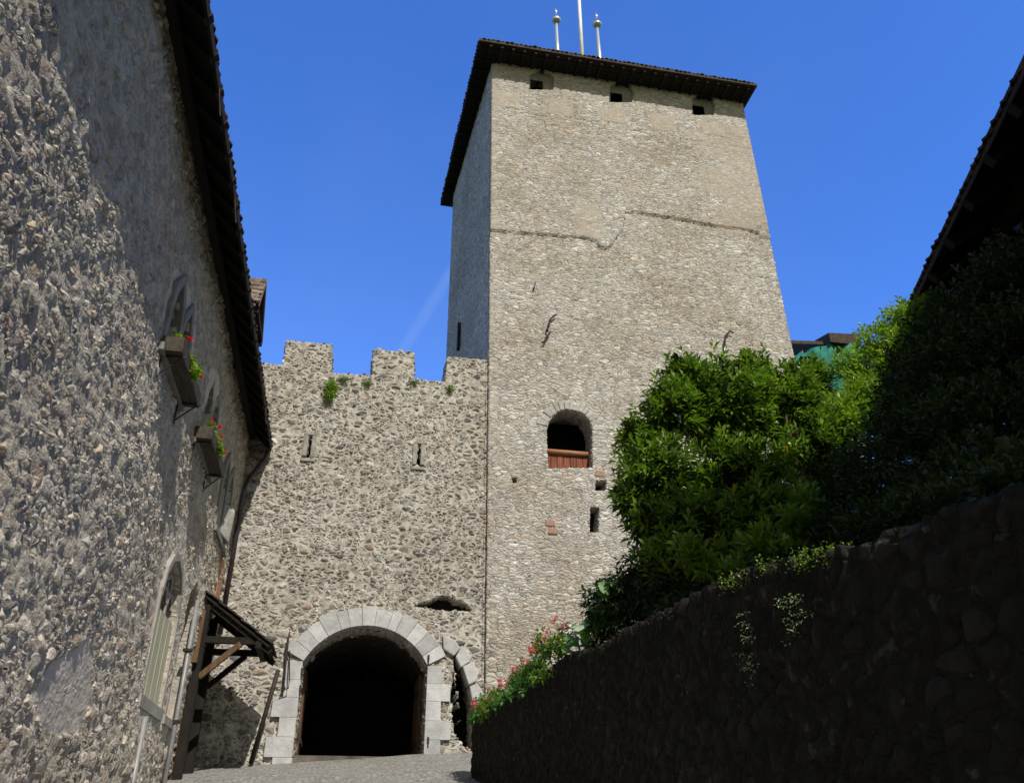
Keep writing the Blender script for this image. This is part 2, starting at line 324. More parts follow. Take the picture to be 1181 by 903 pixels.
# ------------------------------------------------------------------ masonry sheets with openings
def in_poly(P, X, Y):
    ins = np.zeros(X.shape, bool); n = len(P)
    for i in range(n):
        x0, y0 = P[i]; x1, y1 = P[(i+1) % n]
        if y0 == y1: continue
        ins ^= ((y0 > Y) != (y1 > Y)) & (X < (x1-x0)*(Y-y0)/(y1-y0)+x0)
    return ins
def nearest_on(P, x, y):
    best = None; bd = 1e9; n = len(P)
    for i in range(n):
        a = P[i]; b = P[(i+1) % n]; dx, dy = b[0]-a[0], b[1]-a[1]; l2 = dx*dx+dy*dy
        t = 0 if l2 == 0 else max(0, min(1, ((x-a[0])*dx+(y-a[1])*dy)/l2)); px, py = a[0]+t*dx, a[1]+t*dy
        d = (px-x)**2+(py-y)**2
        if d < bd: bd = d; best = (px, py)
    return best, math.sqrt(bd)
def masonry(name, outline, holes, us, vs, fn, depth, mat, parent, flip=False, segs=6, offset=None, render=None, snap=.9, label=None):
    us, vs = np.asarray(us), np.asarray(vs); nu, nv = len(us), len(vs)
    U, V = np.meshgrid(us, vs, indexing='ij')
    cu = (us[:-1]+us[1:])/2; cv = (vs[:-1]+vs[1:])/2; CU, CV = np.meshgrid(cu, cv, indexing='ij')
    keep = in_poly(outline, CU, CV)
    for h in holes: keep &= ~in_poly(h, CU, CV)
    I, J = np.nonzero(keep)
    a = I*nv+J; b = (I+1)*nv+J; c = (I+1)*nv+J+1; d = I*nv+J+1
    F = np.stack([a, b, c, d], 1)
    E = np.concatenate([F[:, [0, 1]], F[:, [1, 2]], F[:, [2, 3]], F[:, [3, 0]]])
    key = np.minimum(E[:, 0], E[:, 1])*(nu*nv)+np.maximum(E[:, 0], E[:, 1])
    _, inv, cnt = np.unique(key, return_inverse=True, return_counts=True)
    BE = E[cnt[inv] == 1]
    Uf, Vf = U.ravel().copy(), V.ravel().copy()
    du = np.gradient(us); dv = np.gradient(vs); polys = [outline]+list(holes)
    for k in np.unique(BE):
        cell = max(du[k // nv], dv[k % nv])*snap
        best = None; bd = 1e9
        for P in polys:
            q, dd = nearest_on(P, Uf[k], Vf[k])
            if dd < bd: bd = dd; best = q
        if bd < cell: Uf[k], Vf[k] = best
    used, inv2 = np.unique(F, return_inverse=True); F = inv2.reshape(F.shape)
    remap = -np.ones(nu*nv, int); remap[used] = np.arange(len(used)); BE = remap[BE]
    Uu, Vu = Uf[used], Vf[used]
    off = offset(Uu, Vu) if offset else np.zeros(len(Uu))
    V3 = fn(Uu, Vu, -off)
    ren = render(Uu, Vu) if render else np.zeros(len(Uu))
    bv = np.unique(BE); loc = {int(k): i for i, k in enumerate(bv)}
    allV = [V3]; allR = [ren]; faces = F.tolist(); n0 = len(V3); prev = {int(k): int(k) for k in bv}
    for s in range(1, segs+1):
        dd = depth*s/segs
        allV.append(fn(Uu[bv], Vu[bv], np.full(len(bv), dd))); allR.append(ren[bv])
        cur = {int(k): n0+i for i, k in enumerate(bv)}; n0 += len(bv)
        for e0, e1 in BE: faces.append([prev[int(e1)], prev[int(e0)], cur[int(e0)], cur[int(e1)]])
        prev = cur
    if flip: faces = [f[::-1] for f in faces]
    VV = np.concatenate(allV); me = mesh_obj(name, VV, faces, mat, parent, True, {'render': np.concatenate(allR)}, label)
    return me
def arc(cx, cz, r, a0, a1, n): return [(cx+r*math.cos(R(a0+(a1-a0)*i/n)), cz+r*math.sin(R(a0+(a1-a0)*i/n))) for i in range(n+1)]
def jitter(P, amt, step=.15):
    o = []
    for i in range(len(P)):
        a, b = Vector(P[i]), Vector(P[(i+1) % len(P)]); n = max(1, int((b-a).length/step))
        for k in range(n): p = a.lerp(b, k/n); o.append((p.x+random.uniform(-amt, amt), p.y+random.uniform(-amt, amt)))
    return o
def T3(f):   # wrap (u,v,d) numpy mapping for scalar use
    return lambda u, v, d: tuple(float(q) for q in f(np.array([u]), np.array([v]), np.array([d]))[0])
fY = lambda u, v, d: np.stack([u, YG+d, v], 1)
fXL = lambda u, v, d: np.stack([XL-d, u, v], 1)
fXR = lambda u, v, d: np.stack([XR+d, u, v], 1)
sY, sXL, sXR = T3(fY), T3(fXL), T3(fXR)

# ================================================================== SETTING
nx, ny = 60, 150
xs = np.linspace(-4, 20, nx); ys = np.linspace(-8, 21.3, ny)
Vp = [(x, y, gz(x, y)+.03*noise.noise(Vector((x*.8, y*.8, 0)))) for x in xs for y in ys]
Fp = [(i*ny+j, (i+1)*ny+j, (i+1)*ny+j+1, i*ny+j+1) for i in range(nx-1) for j in range(ny-1)]
tag(mesh_obj('path', Vp, Fp, M['path'], None, True), kind='structure')
tag(mesh_obj('ground', [(-900,-900,-3), (900,-900,-3), (900,900,-3), (-900,900,-3)], [(0,1,2,3)], M['grass']), kind='structure')
# castle hill under the court so no wall floats
mb = MB(); mb.hexa([(-30,-20,-3), (40,-20,-3), (40,60,-3), (-30,60,-3), (-14,-9,-1.6), (24,-9,-1.6), (24,40,2.4), (-14,40,2.4)])
tag(mb.build('terrain', M['grass']), kind='structure')

# ================================================================== CURTAIN WALL WITH GATE
cw = empty('curtain_wall', (.2, YG, 2.5), 'battlemented rubble stone curtain wall with a wide arched gateway, left of the tall tower', 'castle wall')
top = 13.3
out_pts = [(-3.6, 1.8), (3.52, 1.8), (3.50, 14.18), (2.19, 14.16), (2.17, 13.30), (1.25, 13.28), (1.22, 14.17), (0.0, 14.16), (.05, 13.28), (-1.11, 13.24), (-1.17, 14.18), (-2.48, 14.17), (-2.46, 13.34), (-3.6, 13.34)]
gate = [(-.92, 1.7), (-.95, 5.28)] + arc(.54, 4.50, 1.68, 152.3, 27.7, 24) + [(2.03, 5.28), (2.03, 1.7)]
hole = jitter(XZ([(478,699), (484,695), (497,692), (509,686), (517,687), (527,693), (538,696), (544,704), (520,704.5), (500,702)]), .015, .12)
side = XZ([(521,748), (529,757), (537,773), (543,795), (546,825), (546,864), (536,862), (530,856), (524,847), (522,836), (520,824), (523,815), (519,806), (517,798), (521,788), (522,772)])
side = side[:6] + jitter(side[6:], .02, .2)[:-1]
slits = []
for px in (357, 483):
    c0 = onY(px, 514 if px == 357 else 524, YG); x, z = c0.x, c0.z
    slits.append([(x-.045, z-.2), (x-.045, z+.3), (x+.045, z+.3), (x+.045, z-.2)] + arc(x, z-.26, .1, 40, -220, 8))
holes_cw = [gate, hole, side] + slits
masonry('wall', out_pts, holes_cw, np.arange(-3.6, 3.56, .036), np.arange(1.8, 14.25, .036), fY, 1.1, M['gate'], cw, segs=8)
mb = MB(); mb.box(-3.6, 3.42, YG+1.1, YG+1.25, 7.3, 13.2)
mb.build('rear_face', M['darkstone'], cw)
# niche backs, coloured black for the shade inside, behind the hole and the slits
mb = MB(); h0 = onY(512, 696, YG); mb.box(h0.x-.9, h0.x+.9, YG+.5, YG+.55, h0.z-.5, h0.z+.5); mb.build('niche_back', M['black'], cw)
for s_ in slits:
    x = (s_[0][0]+s_[2][0])/2; z0 = s_[0][1]
    mb = MB()
    k = .05
    for sg in (-1, 1):
        mb.hexa([(x+sg*.05-(.12 if sg < 0 else 0), YG-k, z0-.12), (x+sg*.05+(.12 if sg > 0 else 0), YG-k, z0-.12), (x+sg*.05+(.12 if sg > 0 else 0), YG+.2, z0-.12), (x+sg*.05-(.12 if sg < 0 else 0), YG+.2, z0-.12),
                 (x+sg*.05-(.12 if sg < 0 else 0), YG-k, z0+.5), (x+sg*.05+(.12 if sg > 0 else 0), YG-k, z0+.5), (x+sg*.05+(.12 if sg > 0 else 0), YG+.2, z0+.5), (x+sg*.05-(.12 if sg < 0 else 0), YG+.2, z0+.5)])
    mb.box(x-.17, x+.17, YG-k, YG+.2, z0+.505, z0+.58); mb.box(x-.19, x+.19, YG-k, YG+.2, z0-.27, z0-.19)
    mb.build('arrow_loop_surround', M['loopstone'], cw, bevel=.012)
# gate arch stones
mb = MB(); n = 13; a0, a1 = 152.3, 27.7
cutv = [0]+[i+random.uniform(-.16, .16) for i in range(1, n)]+[n]
for i in range(n):
    t0 = a0+(a1-a0)*cutv[i]/n - .10; t1 = a0+(a1-a0)*cutv[i+1]/n + .10; ro = 1.68+.46+random.uniform(-.05, .05)
    pts = [(.54+r_*math.cos(R(t)), 4.50+r_*math.sin(R(t))) for r_, t in ((1.675, t0), (1.675, (t0+t1)/2), (1.675, t1), (ro, t1), (ro+.01, (t0+t1)/2), (ro, t0))]
    mb.prism(pts, sY, -.085+random.uniform(-.008, .008), .75)
z = 5.27
for i in range(6):
    hgt = (.42, .40, .44, .42, .43, .45)[i]; wl = (.40, .36, .58, .38, .62, .42)[i]; wr = (.36, .58, .36, .62, .38, .40)[i]
    mb.prism([(-.955-wl, z-hgt+.005), (-.955, z-hgt+.005), (-.955, z), (-.955-wl, z)], sY, -.085+random.uniform(-.008, .008), .7)
    mb.prism([(2.035, z-hgt+.005), (2.035+wr, z-hgt+.005), (2.035+wr, z), (2.035, z)], sY, -.085+random.uniform(-.008, .008), .7)
    z -= hgt
mb.build('gate_arch', M['ashlar'], cw, bevel=.007)
# rough blocks of the walled-up side arch
mb = MB()
for blk in ([(510,733), (524,738), (531,748), (523,757), (511,749)], [(532,746), (544,757), (541,764), (531,770), (525,758)],
            [(533,769), (546,763), (551,778), (549,786), (540,790)], [(541,792), (550,788), (558,800), (556,806), (544,808)], [(545,811), (557,808), (558,822), (547,824)],
            [(547,826), (556,825), (556,838), (547,838)], [(547,840), (557,840), (557,862), (547,860)]):
    mb.prism(XZ(blk)[::-1], sY, -.08+random.uniform(-.01, .01), .5)
mb.build('side_arch_stones', M['ashlar'], cw, bevel=.025)
# iron pintles
for px, py in ((348,777), (346,797), (343.5,851), (494,762), (493.5,857)):
    p = onY(px, py, YG-.08); mb = MB(); mb.tube([p+Vector((0,0,-.1)), p+Vector((0,0,.1))], .022, 8); mb.tube([p+Vector((0,.1,0)), p+Vector((0,-.02,0))], .02, 6)
    mb.bar(p+Vector((0,-.01,.0)), p+Vector((0,-.01,.14)), .05, .03, Vector((0,1,0))); mb.build('gate_pintle', M['iron'], cw)
# hanging iron hook pole on the wall
pr = empty('iron_pike', onY(328, 800, YG-.07), 'rusty iron hooked rod fixed upright to the wall just left of the gate arch', 'iron rod')
a = onY(334, 728, YG-.12); b = onY(327, 795, YG-.12); c = onY(331, 745, YG-.12)
mb = MB(); mb.tube([a, c, b], [.012, .03, .018], 7); mb.build('shaft', M['iron'], pr)
mb = MB(); d = onY(325, 790, YG-.21); mb.tube([b, d+Vector((.0,-.03,-.12)), d+Vector((.16,-.03,-.06)), d+Vector((.16,-.03,.12)), c+Vector((.07,0,-.1))], .016, 6)
mb.build('hook', M['iron'], pr)
for q_ in (c, b+Vector((0,0,.05))): mb = MB(); mb.bar(q_+Vector((0,.12,0)), q_+Vector((0,-.03,0)), .07, .05); mb.build('bracket', M['iron'], pr)
# passage behind the gate
ps = empty('gate_passage', (.6, 22.1, 3.2), 'dark vaulted passage with timber partition inside the gateway', 'passage')
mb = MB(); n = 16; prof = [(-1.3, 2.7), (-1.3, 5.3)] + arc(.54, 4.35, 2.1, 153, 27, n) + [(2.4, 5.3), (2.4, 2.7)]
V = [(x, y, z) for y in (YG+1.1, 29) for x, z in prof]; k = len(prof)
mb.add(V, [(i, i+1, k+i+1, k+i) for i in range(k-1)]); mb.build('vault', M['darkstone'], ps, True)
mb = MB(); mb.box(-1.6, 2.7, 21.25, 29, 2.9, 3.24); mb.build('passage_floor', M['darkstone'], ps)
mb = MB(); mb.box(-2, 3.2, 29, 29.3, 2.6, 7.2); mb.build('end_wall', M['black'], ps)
mb = MB()
for i in range(16): mb.box(-1.25+i*.23, -1.25+i*.23+.21, 27.2, 27.25+.02*(i % 2), 3.24, 5.6)
mb.build('plank_partition', M['darkwood'], ps)
mb = MB()
for x in (-1.1, .75, 1.9): mb.bar((x, 27.1, 3.2), (x, 27.1, 6.2), .18, .18)
mb.bar((-1.2, 27.1, 5.7), (2.3, 27.1, 5.7), .2, .2); mb.bar((.8, 27.0, 3.4), (2.2, 27.0, 5.2), .24, .16); mb.build('timber_frame', M['darkwood'], ps)
for sg, xg, lab in ((-1, -.9, 'open timber gate leaf folded back against the left passage wall'), (1, 1.98, 'open timber gate leaf folded back against the right passage wall')):
    gl = empty('gate_leaf', (xg, 22.3, 3.3), lab, 'gate', 'leaves of the castle gate')
    mb = MB()
    for i in range(6): mb.hexa([(xg-.05, 21.85+i*.24, 3.28), (xg+.03, 21.85+i*.24, 3.28), (xg+.03-sg*0, 22.07+i*.24, 3.28), (xg-.05, 22.07+i*.24, 3.28), (xg-.05, 21.85+i*.24, 5.2), (xg+.03, 21.85+i*.24, 5.2), (xg+.03, 22.07+i*.24, 5.2), (xg-.05, 22.07+i*.24, 5.2)])
    mb.build('planks', M['wood'], gl)
    for zz in (3.6, 4.8): mb = MB(); mb.bar((xg-sg*.06, 21.85, zz), (xg-sg*.06, 23.2, zz), .04, .1); mb.build('strap', M['iron'], gl)
sp = empty('side_passage', (3.0, 22, 3.2), 'dark recess behind the narrow half walled-up side arch', 'passage')
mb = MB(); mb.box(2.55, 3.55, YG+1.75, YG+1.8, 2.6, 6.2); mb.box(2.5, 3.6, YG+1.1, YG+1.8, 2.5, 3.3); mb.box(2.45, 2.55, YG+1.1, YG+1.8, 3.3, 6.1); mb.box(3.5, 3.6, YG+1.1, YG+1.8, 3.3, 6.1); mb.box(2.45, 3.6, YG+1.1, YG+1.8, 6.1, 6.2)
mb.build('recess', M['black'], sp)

# ================================================================== TOWER
tw = empty('castle_tower', (8.4, 24.6, 2.0), 'tall square pale stone keep with overhanging dark hipped roof, right of the battlements', 'tower')
def tx(x, z):   # slight batter of the two visible front corners
    t = (z-3)/24
    l = 3.50-.12*t; r_ = 13.78-.42*t
    return l, r_
TZ0, TZ1 = 1.0, 27.5
def fT(u, v, d):
    t = (v-3)/24; l = 3.50-.12*t; r_ = 13.78-.42*t
    return np.stack([l+(r_-l)*u/10, YG-.10+d, v], 1)
sT = T3(fT)
def tuv(px, py):
    p = onY(px, py, YG-.05); l, r_ = tx(0, p.z); return ((p.x-l)/(r_-l)*10, p.z)
def tpoly(pts): return [tuv(*p) for p in pts]
win = tpoly([(631,541), (630,520), (630,498), (632,488), (638,479), (646,474.5), (656,473.5), (666,475.5), (674,480), (680,488), (683,498), (683,520), (683.5,541)])
emb = []
for l_, r_, b_, t_ in ((609,637,107,84), (701,728,121.5,97), (796,822,136,111)):
    m_ = (l_+r_)/2; emb.append(tpoly([(l_, b_), (r_, b_), (r_+2, (b_+t_)/2), (r_-1, t_+4), (m_, t_-1), (l_+1, t_+4), (l_+1, (b_+t_)/2)]))
smallh = [tpoly([(590,558), (596,558), (596,551), (590,551)]), tpoly([(686,567), (699,567), (699,555), (686,555)]), tpoly([(679,615), (690,615), (691,586), (680,585)]),
          tpoly([(592,628), (595,628), (595,625), (592,625)])]
crack = tpoly([(555,267.5), (600,271), (640,274), (672,277), (687,280), (690,286), (697,289), (704,286), (708,279), (713,273), (717,268), (719,258), (720,248), (730,247), (780,255), (830,264), (862,268), (875,272), (876,276), (900,279)])
cxs, czs = np.array([p[0] for p in crack]), np.array([p[1] for p in crack])
# the crack folds back at one spot: keep it single valued
order = np.argsort(cxs, kind='stable')
def toff(u, v):
    line = np.interp(u, cxs[order], czs[order]); o = np.where(v > line, .065, 0.)
    o = np.where((np.abs(v-line) < .03), -.05, o)
    for k, q in enumerate(rects):
        e = (np.abs(u-q[0]) < .02)*(v > q[2])*(v < q[3]); o = np.where(e, o-.03, o)
        e = (np.abs(v-q[2]) < .02)*(u > q[0])*(u < q[1]); o = np.where(e, o-.03, o)
    return o
rects = []
u0 = .05
for k in range(10):
    p0 = 24.55+.22*((k+1) % 2); rects.append((u0, u0+.97, p0+random.uniform(-.1, .1), 25.55-.05*(k % 2)+random.uniform(-.05, .05))); u0 += 1.0
def trender(u, v):
    o = np.zeros(len(u))
    for k, q in enumerate(rects):
        if k % 2 == 0: o = np.maximum(o, ((u > q[0])*(u < q[1])*(v > q[2])*(v < q[3]))*.95)
    b = ((u > 7.9+.5*np.sin(v*3)+.3*np.sin(v*7))*(v > 20.6+.4*np.sin(u*2))*(v < 25.6))*.75
    o = np.maximum(o, b); o = np.maximum(o, (v > 25.75)*.35)
    o = np.maximum(o, ((u-3.3)**2*3+(v-20.0)**2 < .7+.2*np.sin(u*9))*.8)
    o = np.maximum(o, (u < .22+.08*np.sin(v*6))*(v > 6)*.6)
    return o
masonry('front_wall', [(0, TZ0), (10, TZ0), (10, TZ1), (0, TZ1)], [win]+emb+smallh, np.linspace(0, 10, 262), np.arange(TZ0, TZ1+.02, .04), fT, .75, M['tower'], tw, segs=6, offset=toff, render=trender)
B, C = (2.92, 28.4), (13.1, 28.4)
def fTL(u, v, d):
    t = (v-3)/24; l = 3.50-.12*t; s = u/7.4; return np.stack([l+(B[0]-l)*s+d, YG-.10+(B[1]-YG)*s, v], 1)
masonry('side_wall', [(0, TZ0), (7.4, TZ0), (7.4, TZ1), (0, TZ1)], [YZ([(0,0),(1,1),(2,0)], 50)], np.arange(0, 7.41, .07), np.arange(TZ0, TZ1+.02, .07), fTL, .3, M['tower'], tw, flip=True, segs=1)
slit_p = MB(); p = onX(536, 375, 3.2); slit_p.box(3.0, 3.17, 25.4, 25.62, 17.2, 18.3); slit_p.build('side_slit', M['black'], tw)
mb = MB(); mb.add([(13.78,YG-.04,TZ0), (C[0]+.2,C[1],TZ0), (C[0],C[1],TZ1), (13.36,YG-.04,TZ1), (B[0],B[1],TZ0), (B[0],B[1],TZ1)], [(0,1,2,3), (1,4,5,2)])
mb.build('rear_walls', M['tower'], tw)
# embrasure funnels
for P in emb:
    cu = sum(p[0] for p in P)/len(P); z0 = min(p[1] for p in P)
    mb = MB(); n = len(P)
    inner = [(cu-.14+(-.24 if i in (0, 5, 6) else (.24 if i in (1, 2, 3) else 0)), z0-.04 if i < 2 else z0+.78) for i in range(n)]
    v = [sT(u+(.03 if u > cu else -.03), q, .05) for u, q in P]+[sT(u, q, .11) for u, q in inner]
    mb.add(v, [(i, n+i, n+(i+1) % n, (i+1) % n) for i in range(n)]); mb.build('embrasure', M['greystone'], tw)
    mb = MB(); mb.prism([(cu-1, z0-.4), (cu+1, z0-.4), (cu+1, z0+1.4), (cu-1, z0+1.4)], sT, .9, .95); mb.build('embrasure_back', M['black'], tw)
# arched opening: recess, board, rail
wu0, wu1 = win[0][0], win[-1][0]; wz0 = win[0][1]
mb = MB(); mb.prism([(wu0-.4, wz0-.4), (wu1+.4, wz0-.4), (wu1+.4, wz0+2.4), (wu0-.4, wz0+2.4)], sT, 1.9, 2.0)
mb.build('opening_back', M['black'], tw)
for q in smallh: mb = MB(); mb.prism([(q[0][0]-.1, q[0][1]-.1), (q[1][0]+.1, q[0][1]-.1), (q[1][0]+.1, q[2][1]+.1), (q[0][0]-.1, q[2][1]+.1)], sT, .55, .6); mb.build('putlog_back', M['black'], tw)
hat = empty('hatch_screen', sT((wu0+wu1)/2, wz0, .35), 'red-brown boarded parapet with a rounded rail in the arched opening of the tower', 'wooden hatch')
wd = wu1-wu0; mb = MB(); nb = 7
for i in range(nb):
    a = wu0+wd*i/nb+.008; b = wu0+wd*(i+1)/nb-.008
    mb.prism([(a, wz0-.05), (b, wz0-.05), (b, wz0+.62), (a, wz0+.62)], sT, .34+.006*(i % 2), .38)
mb.build('boards', M['redwood'], hat)
mb = MB(); p0 = Vector(sT(wu0, wz0+.68, .31)); p1 = Vector(sT(wu1, wz0+.68, .31)); mb.tube([p0, p1], .075, 12); mb.build('rail', M['railwood'], hat, True)
# voussoir ring of rough stones over the opening
mb = MB(); arcp = win[2:-2]; cu, cz = (wu0+wu1)/2, wz0+1.2
for i in range(len(arcp)-1):
    for k in range(2):
        a = Vector(arcp[i]).lerp(Vector(arcp[i+1]), k/2); b = Vector(arcp[i]).lerp(Vector(arcp[i+1]), (k+1)/2-.03)
        o = Vector((cu, cz)); e = random.uniform(.22, .36)
        da, db = (a-o).normalized(), (b-o).normalized()
        mb.prism([tuple(b+db*.01), tuple(a+da*.01), tuple(a+da*e), tuple(b+db*(e+random.uniform(-.03, .03)))], sT, -.035+random.uniform(-.02, .015), .3)
mb.build('opening_arch_stones', M['ashlar2'], tw, bevel=.02)
# wall anchors
def anchor(pts, rad=.03):
    mb = MB(); mb.tube([onY(x, y, YG-.21) for x, y in pts], rad, 7); q = pts[len(pts)//2]; p = onY(*q, YG-.21); mb.tube([p, p+Vector((0,.25,0))], .03, 6)
    return mb.build('wall_anchor', M['iron'], tw)
anchor([(641,363), (637,366), (634,369), (633,377), (631,380), (634,384), (630,389), (628,394), (625,395)])
anchor([(846,384), (842,382), (838,386), (836,392), (836,403)])
anchor([(618,325), (616,332)], .015)
mb = MB(); mb.tube([(3.43, YG-.15, 4.6), (3.40, YG-.15, 14.5)], .006, 5); mb.tube([(3.40, YG-.16, 14.5), (3.32, YG-.17, 26.7)], .008, 5); mb.build('lightning_cable', M['iron'], tw)
# three brick putlog patches
mb = MB()
old_brick = plain('old_brick', (.37,.24,.18), (.27,.18,.14), scale=8, rough=.9, bump=.01)
for px, py in ((634,604), (637,613), (691,547)): 
    p = tuv(px, py); mb = MB(); mb.prism([(p[0]-.14, p[1]-.1), (p[0]+.14, p[1]-.1), (p[0]+.13, p[1]+.09), (p[0]-.12, p[1]+.1)], sT, -.04, .1); mb.build('brick_patch', old_brick, tw, bevel=.03)
# roof: soffit, fascia, hips, tiles at the edge
ez = 27.0; Lx0, Lx1, Ly0, Ly1 = 2.74, 13.62, 20.0, 29.2
ridge = [(6.9, 24.7, 31.2), (9.2, 24.7, 31.2)]
mb = MB()
c4 = [(2.76, 20.02), (13.60, 19.98), (13.55, 29.3), (2.42, 29.15)]
for dz, nm in ((0, 'b'), (.10, 't')): pass
V = [(x, y, ez) for x, y in c4] + [(x, y, ez+.12) for x, y in c4] + ridge
mb.add(V, [(3,2,1,0), (0,1,5,4), (1,2,6,5), (2,3,7,6), (3,0,4,7), (4,5,9,8), (5,6,9), (6,7,8,9), (7,4,8)])
roof = mb.build('roof', M['tile'], tw)
mb = MB(); mb.box(2.80, 13.5, 20.06, 28.9, ez-.03, ez-.004); mb.add([(2.80,20.06,ez-.03),(2.80,29.1,ez-.03),(2.46,29.1,ez-.03)],[(0,1,2)]); mb.build('soffit', M['darkwood'], roof)
mb = MB()    # ragged row of eave tiles on the three visible sides
def eave_tiles(mb, a, b, inward, step=.17, lift=.30, z=0., depth=.3, trim=0.):
    a, b = Vector(a), Vector(b); d = (b-a).normalized(); a, b = a+d*trim, b-d*trim; d = (b-a); n = int(d.length/step); d /= n; iw = Vector(inward).normalized()
    for i in range(n):
        j = random.uniform(-.02, .02); jz = random.uniform(-.012, .018); p = a+d*i+iw*(-.01+j)+Vector((0,0,.10+jz+z)); q = p+d*.93
        t = iw*depth+Vector((0,0,lift*depth/.3)); th = Vector((0,0,.035))
        m_ = (p+q)/2-iw*.035
        mb.add([p, m_, q, q+t, p+t, p+th, m_+th, q+th, q+t+th, p+t+th], [(4,3,2,1,0), (5,6,7,8,9), (0,1,6,5), (1,2,7,6), (2,3,8,7), (3,4,9,8), (4,0,5,9)])
C4 = [Vector((x, y, ez)) for x, y in c4]
eave_tiles(mb, C4[0], C4[1], (0,1,0), trim=.1, lift=.2); eave_tiles(mb, C4[3], C4[0], (1,0,0), trim=.1, lift=.2); eave_tiles(mb, C4[1], C4[2], (-1,0,0), trim=.1, lift=.2)
mb.build('eave_tiles', M['tile'], roof)
mb = MB()    # rafter tails and soffit boards
for i in range(25):
    x = 3.2+i*.42; mb.bar((x, 20.08, ez-.07), (x, 21.1, ez-.03), .10, .12)
for i in range(17):
    y = 20.8+i*.47; mb.bar((2.70-.035*i*.3, y, ez-.07), (3.5, y, ez-.07), .10, .12)
mb.bar((2.8, 20.3, ez-.03), (13.5, 20.3, ez-.03), .08, .1)
mb.build('rafters', M['darkwood'], roof)
for px in (641.5, 688.5):
    p = onY(px, 24 if px < 650 else 29, 24.7); zb = 31.0; zt = p.z; xb = p.x
    mb = MB(); mb.tube([(xb,24.7,zb), (xb,24.7,zt-.1)], [.16, .055], 12); mb.tube([(xb,24.7,zt-.14), (xb,24.7,zt-.10), (xb,24.7,zt+.02), (xb,24.7,zt+.14), (xb,24.7,zt+.2)], [.05, .2, .23, .12, .035], 16)
    mb.tube([(xb,24.7,zt+.2), (xb,24.7,zt+.44), (xb,24.7,zt+.50), (xb,24.7,zt+.58), (xb,24.7,zt+.66), (xb,24.7,zt+.70), (xb,24.7,zt+.85)], [.03, .02, .07, .09, .06, .02, .008], 12)
    mb.build('finial', M['zinc'], roof, True)
fp = empty('flagpole', (8.05, 24.7, 31.1), 'tall white flagpole rising from the tower roof between two ball finials', 'flagpole')
mb = MB(); p1 = onY(664.5, -60, 24.7); p0 = onY(671, 66, 24.7); p0.z = 31.0; p0.x = onY(672, 80, 24.7).x; mb.tube([p0, p1], [.10, .075], 12); mb.build('pole', M['white'], fp, True)
mb = MB(); mb.tube([p0+Vector((0,0,-.1)), p0+Vector((0,0,.2))], .2, 12); mb.build('base_collar', M['zinc'], fp, True)

# ================================================================== LEFT BUILDING
lb = empty('stone_building', (XL-2, 8, 0), 'long rough rubble-stone building with deep tiled eaves and pointed windows, filling the left side', 'building')
EX, EZ = -2.45, 10.72        # eave edge
def lancets(y0, z0, z1):     # two pointed lights
    out_ = []
    for k in (0, 1):
        a = y0+.18+k*.86; b = a+.62; m_ = (a+b)/2
        out_.append([(a, z0), (b, z0), (b, z1-.65), (b-.1, z1-.32), (m_, z1), (a+.1, z1-.32), (a, z1-.65)])
    return out_
UP = [(11.05, 7.95, 9.35), (14.65, 8.1, 9.6), (18.15, 7.6, 9.35)]
lan = [l for u in UP for l in lancets(*u)]
w1 = [(14.45, 3.55), (16.1, 3.55), (16.1, 5.1), (15.98, 5.5), (15.7, 5.8), (15.28, 5.93), (14.85, 5.8), (14.57, 5.5), (14.45, 5.1)]
w2 = [(16.75, 3.5), (17.75, 3.5), (17.75, 5.35), (17.65, 5.75), (17.25, 6.12), (16.87, 5.8), (16.75, 5.4)]
door = [(18.55, 1.5), (19.95, 1.5), (19.95, 5.15), (18.55, 5.15)]
us = [-2.0]
while us[-1] < 21.02: us.append(us[-1]+max(.022, .018+.0011*abs(us[-1])*1.2) if us[-1] > 2.5 else us[-1]+.08)
us = [u*21.05/us[-1] if False else u for u in us]
patchP = YZ([(36,805), (60,765), (88,748), (104,728), (110,760), (104,820), (88,850), (50,842)], XL)
def loff(u, v):
    o = np.zeros(len(u)); m_ = in_poly(patchP, u, v); o[m_] = .0
    o += .05*np.sin(u*.9+1)*np.sin(v*.8)        # the wall is not plane
    return o
def lrend(u, v):
    o = in_poly(patchP, u, v)*1.0
    for (y0, z0, z1) in UP:
        o = np.maximum(o, (np.abs(u-(y0+.92)) < 1.05)*(v > z0-.15)*(v < z1+.3-.35*np.abs(u-(y0+.92)))*.9)
    o = np.maximum(o, (np.abs(u-15.28) < 1.15)*(v > 3.0)*(v < 6.9-.9*np.abs(u-15.28))*.6)
    o = np.maximum(o, (np.abs(u-17.25) < .8)*(v > 3.0)*(v < 6.9-.9*np.abs(u-17.25))*.6)
    return o
# left-building rubble honours the plaster patches too
def left_material():
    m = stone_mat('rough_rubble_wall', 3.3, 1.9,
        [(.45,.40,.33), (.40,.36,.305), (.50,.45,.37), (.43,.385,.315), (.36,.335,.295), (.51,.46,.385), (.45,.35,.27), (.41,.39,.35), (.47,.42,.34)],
        (.50,.45,.37), .080, joint=.20, warp=.15, fill=.50, macro=1.6, midl=1.75, pl_h=1.45, pl_c=(.54,.50,.44), small=2.1, joint_shade=.6, joint_shadec=(.16,.14,.12), zsc=1.2, vlo=.7, vhi=1.2, stain=(.6,.58,.55), stain_amt=.45, rough_sz=.58, round_=.35, render_attr=True)
    return m
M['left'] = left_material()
masonry('wall', [(-2, -2.5), (21.0, -2.5), (21.0, 11.46), (-2, 11.46)], lan+[w1, w2, door], us, np.arange(-2.5, 11.5, .04), fXL, .45, M['left'], lb, segs=4, offset=loff, render=lrend)
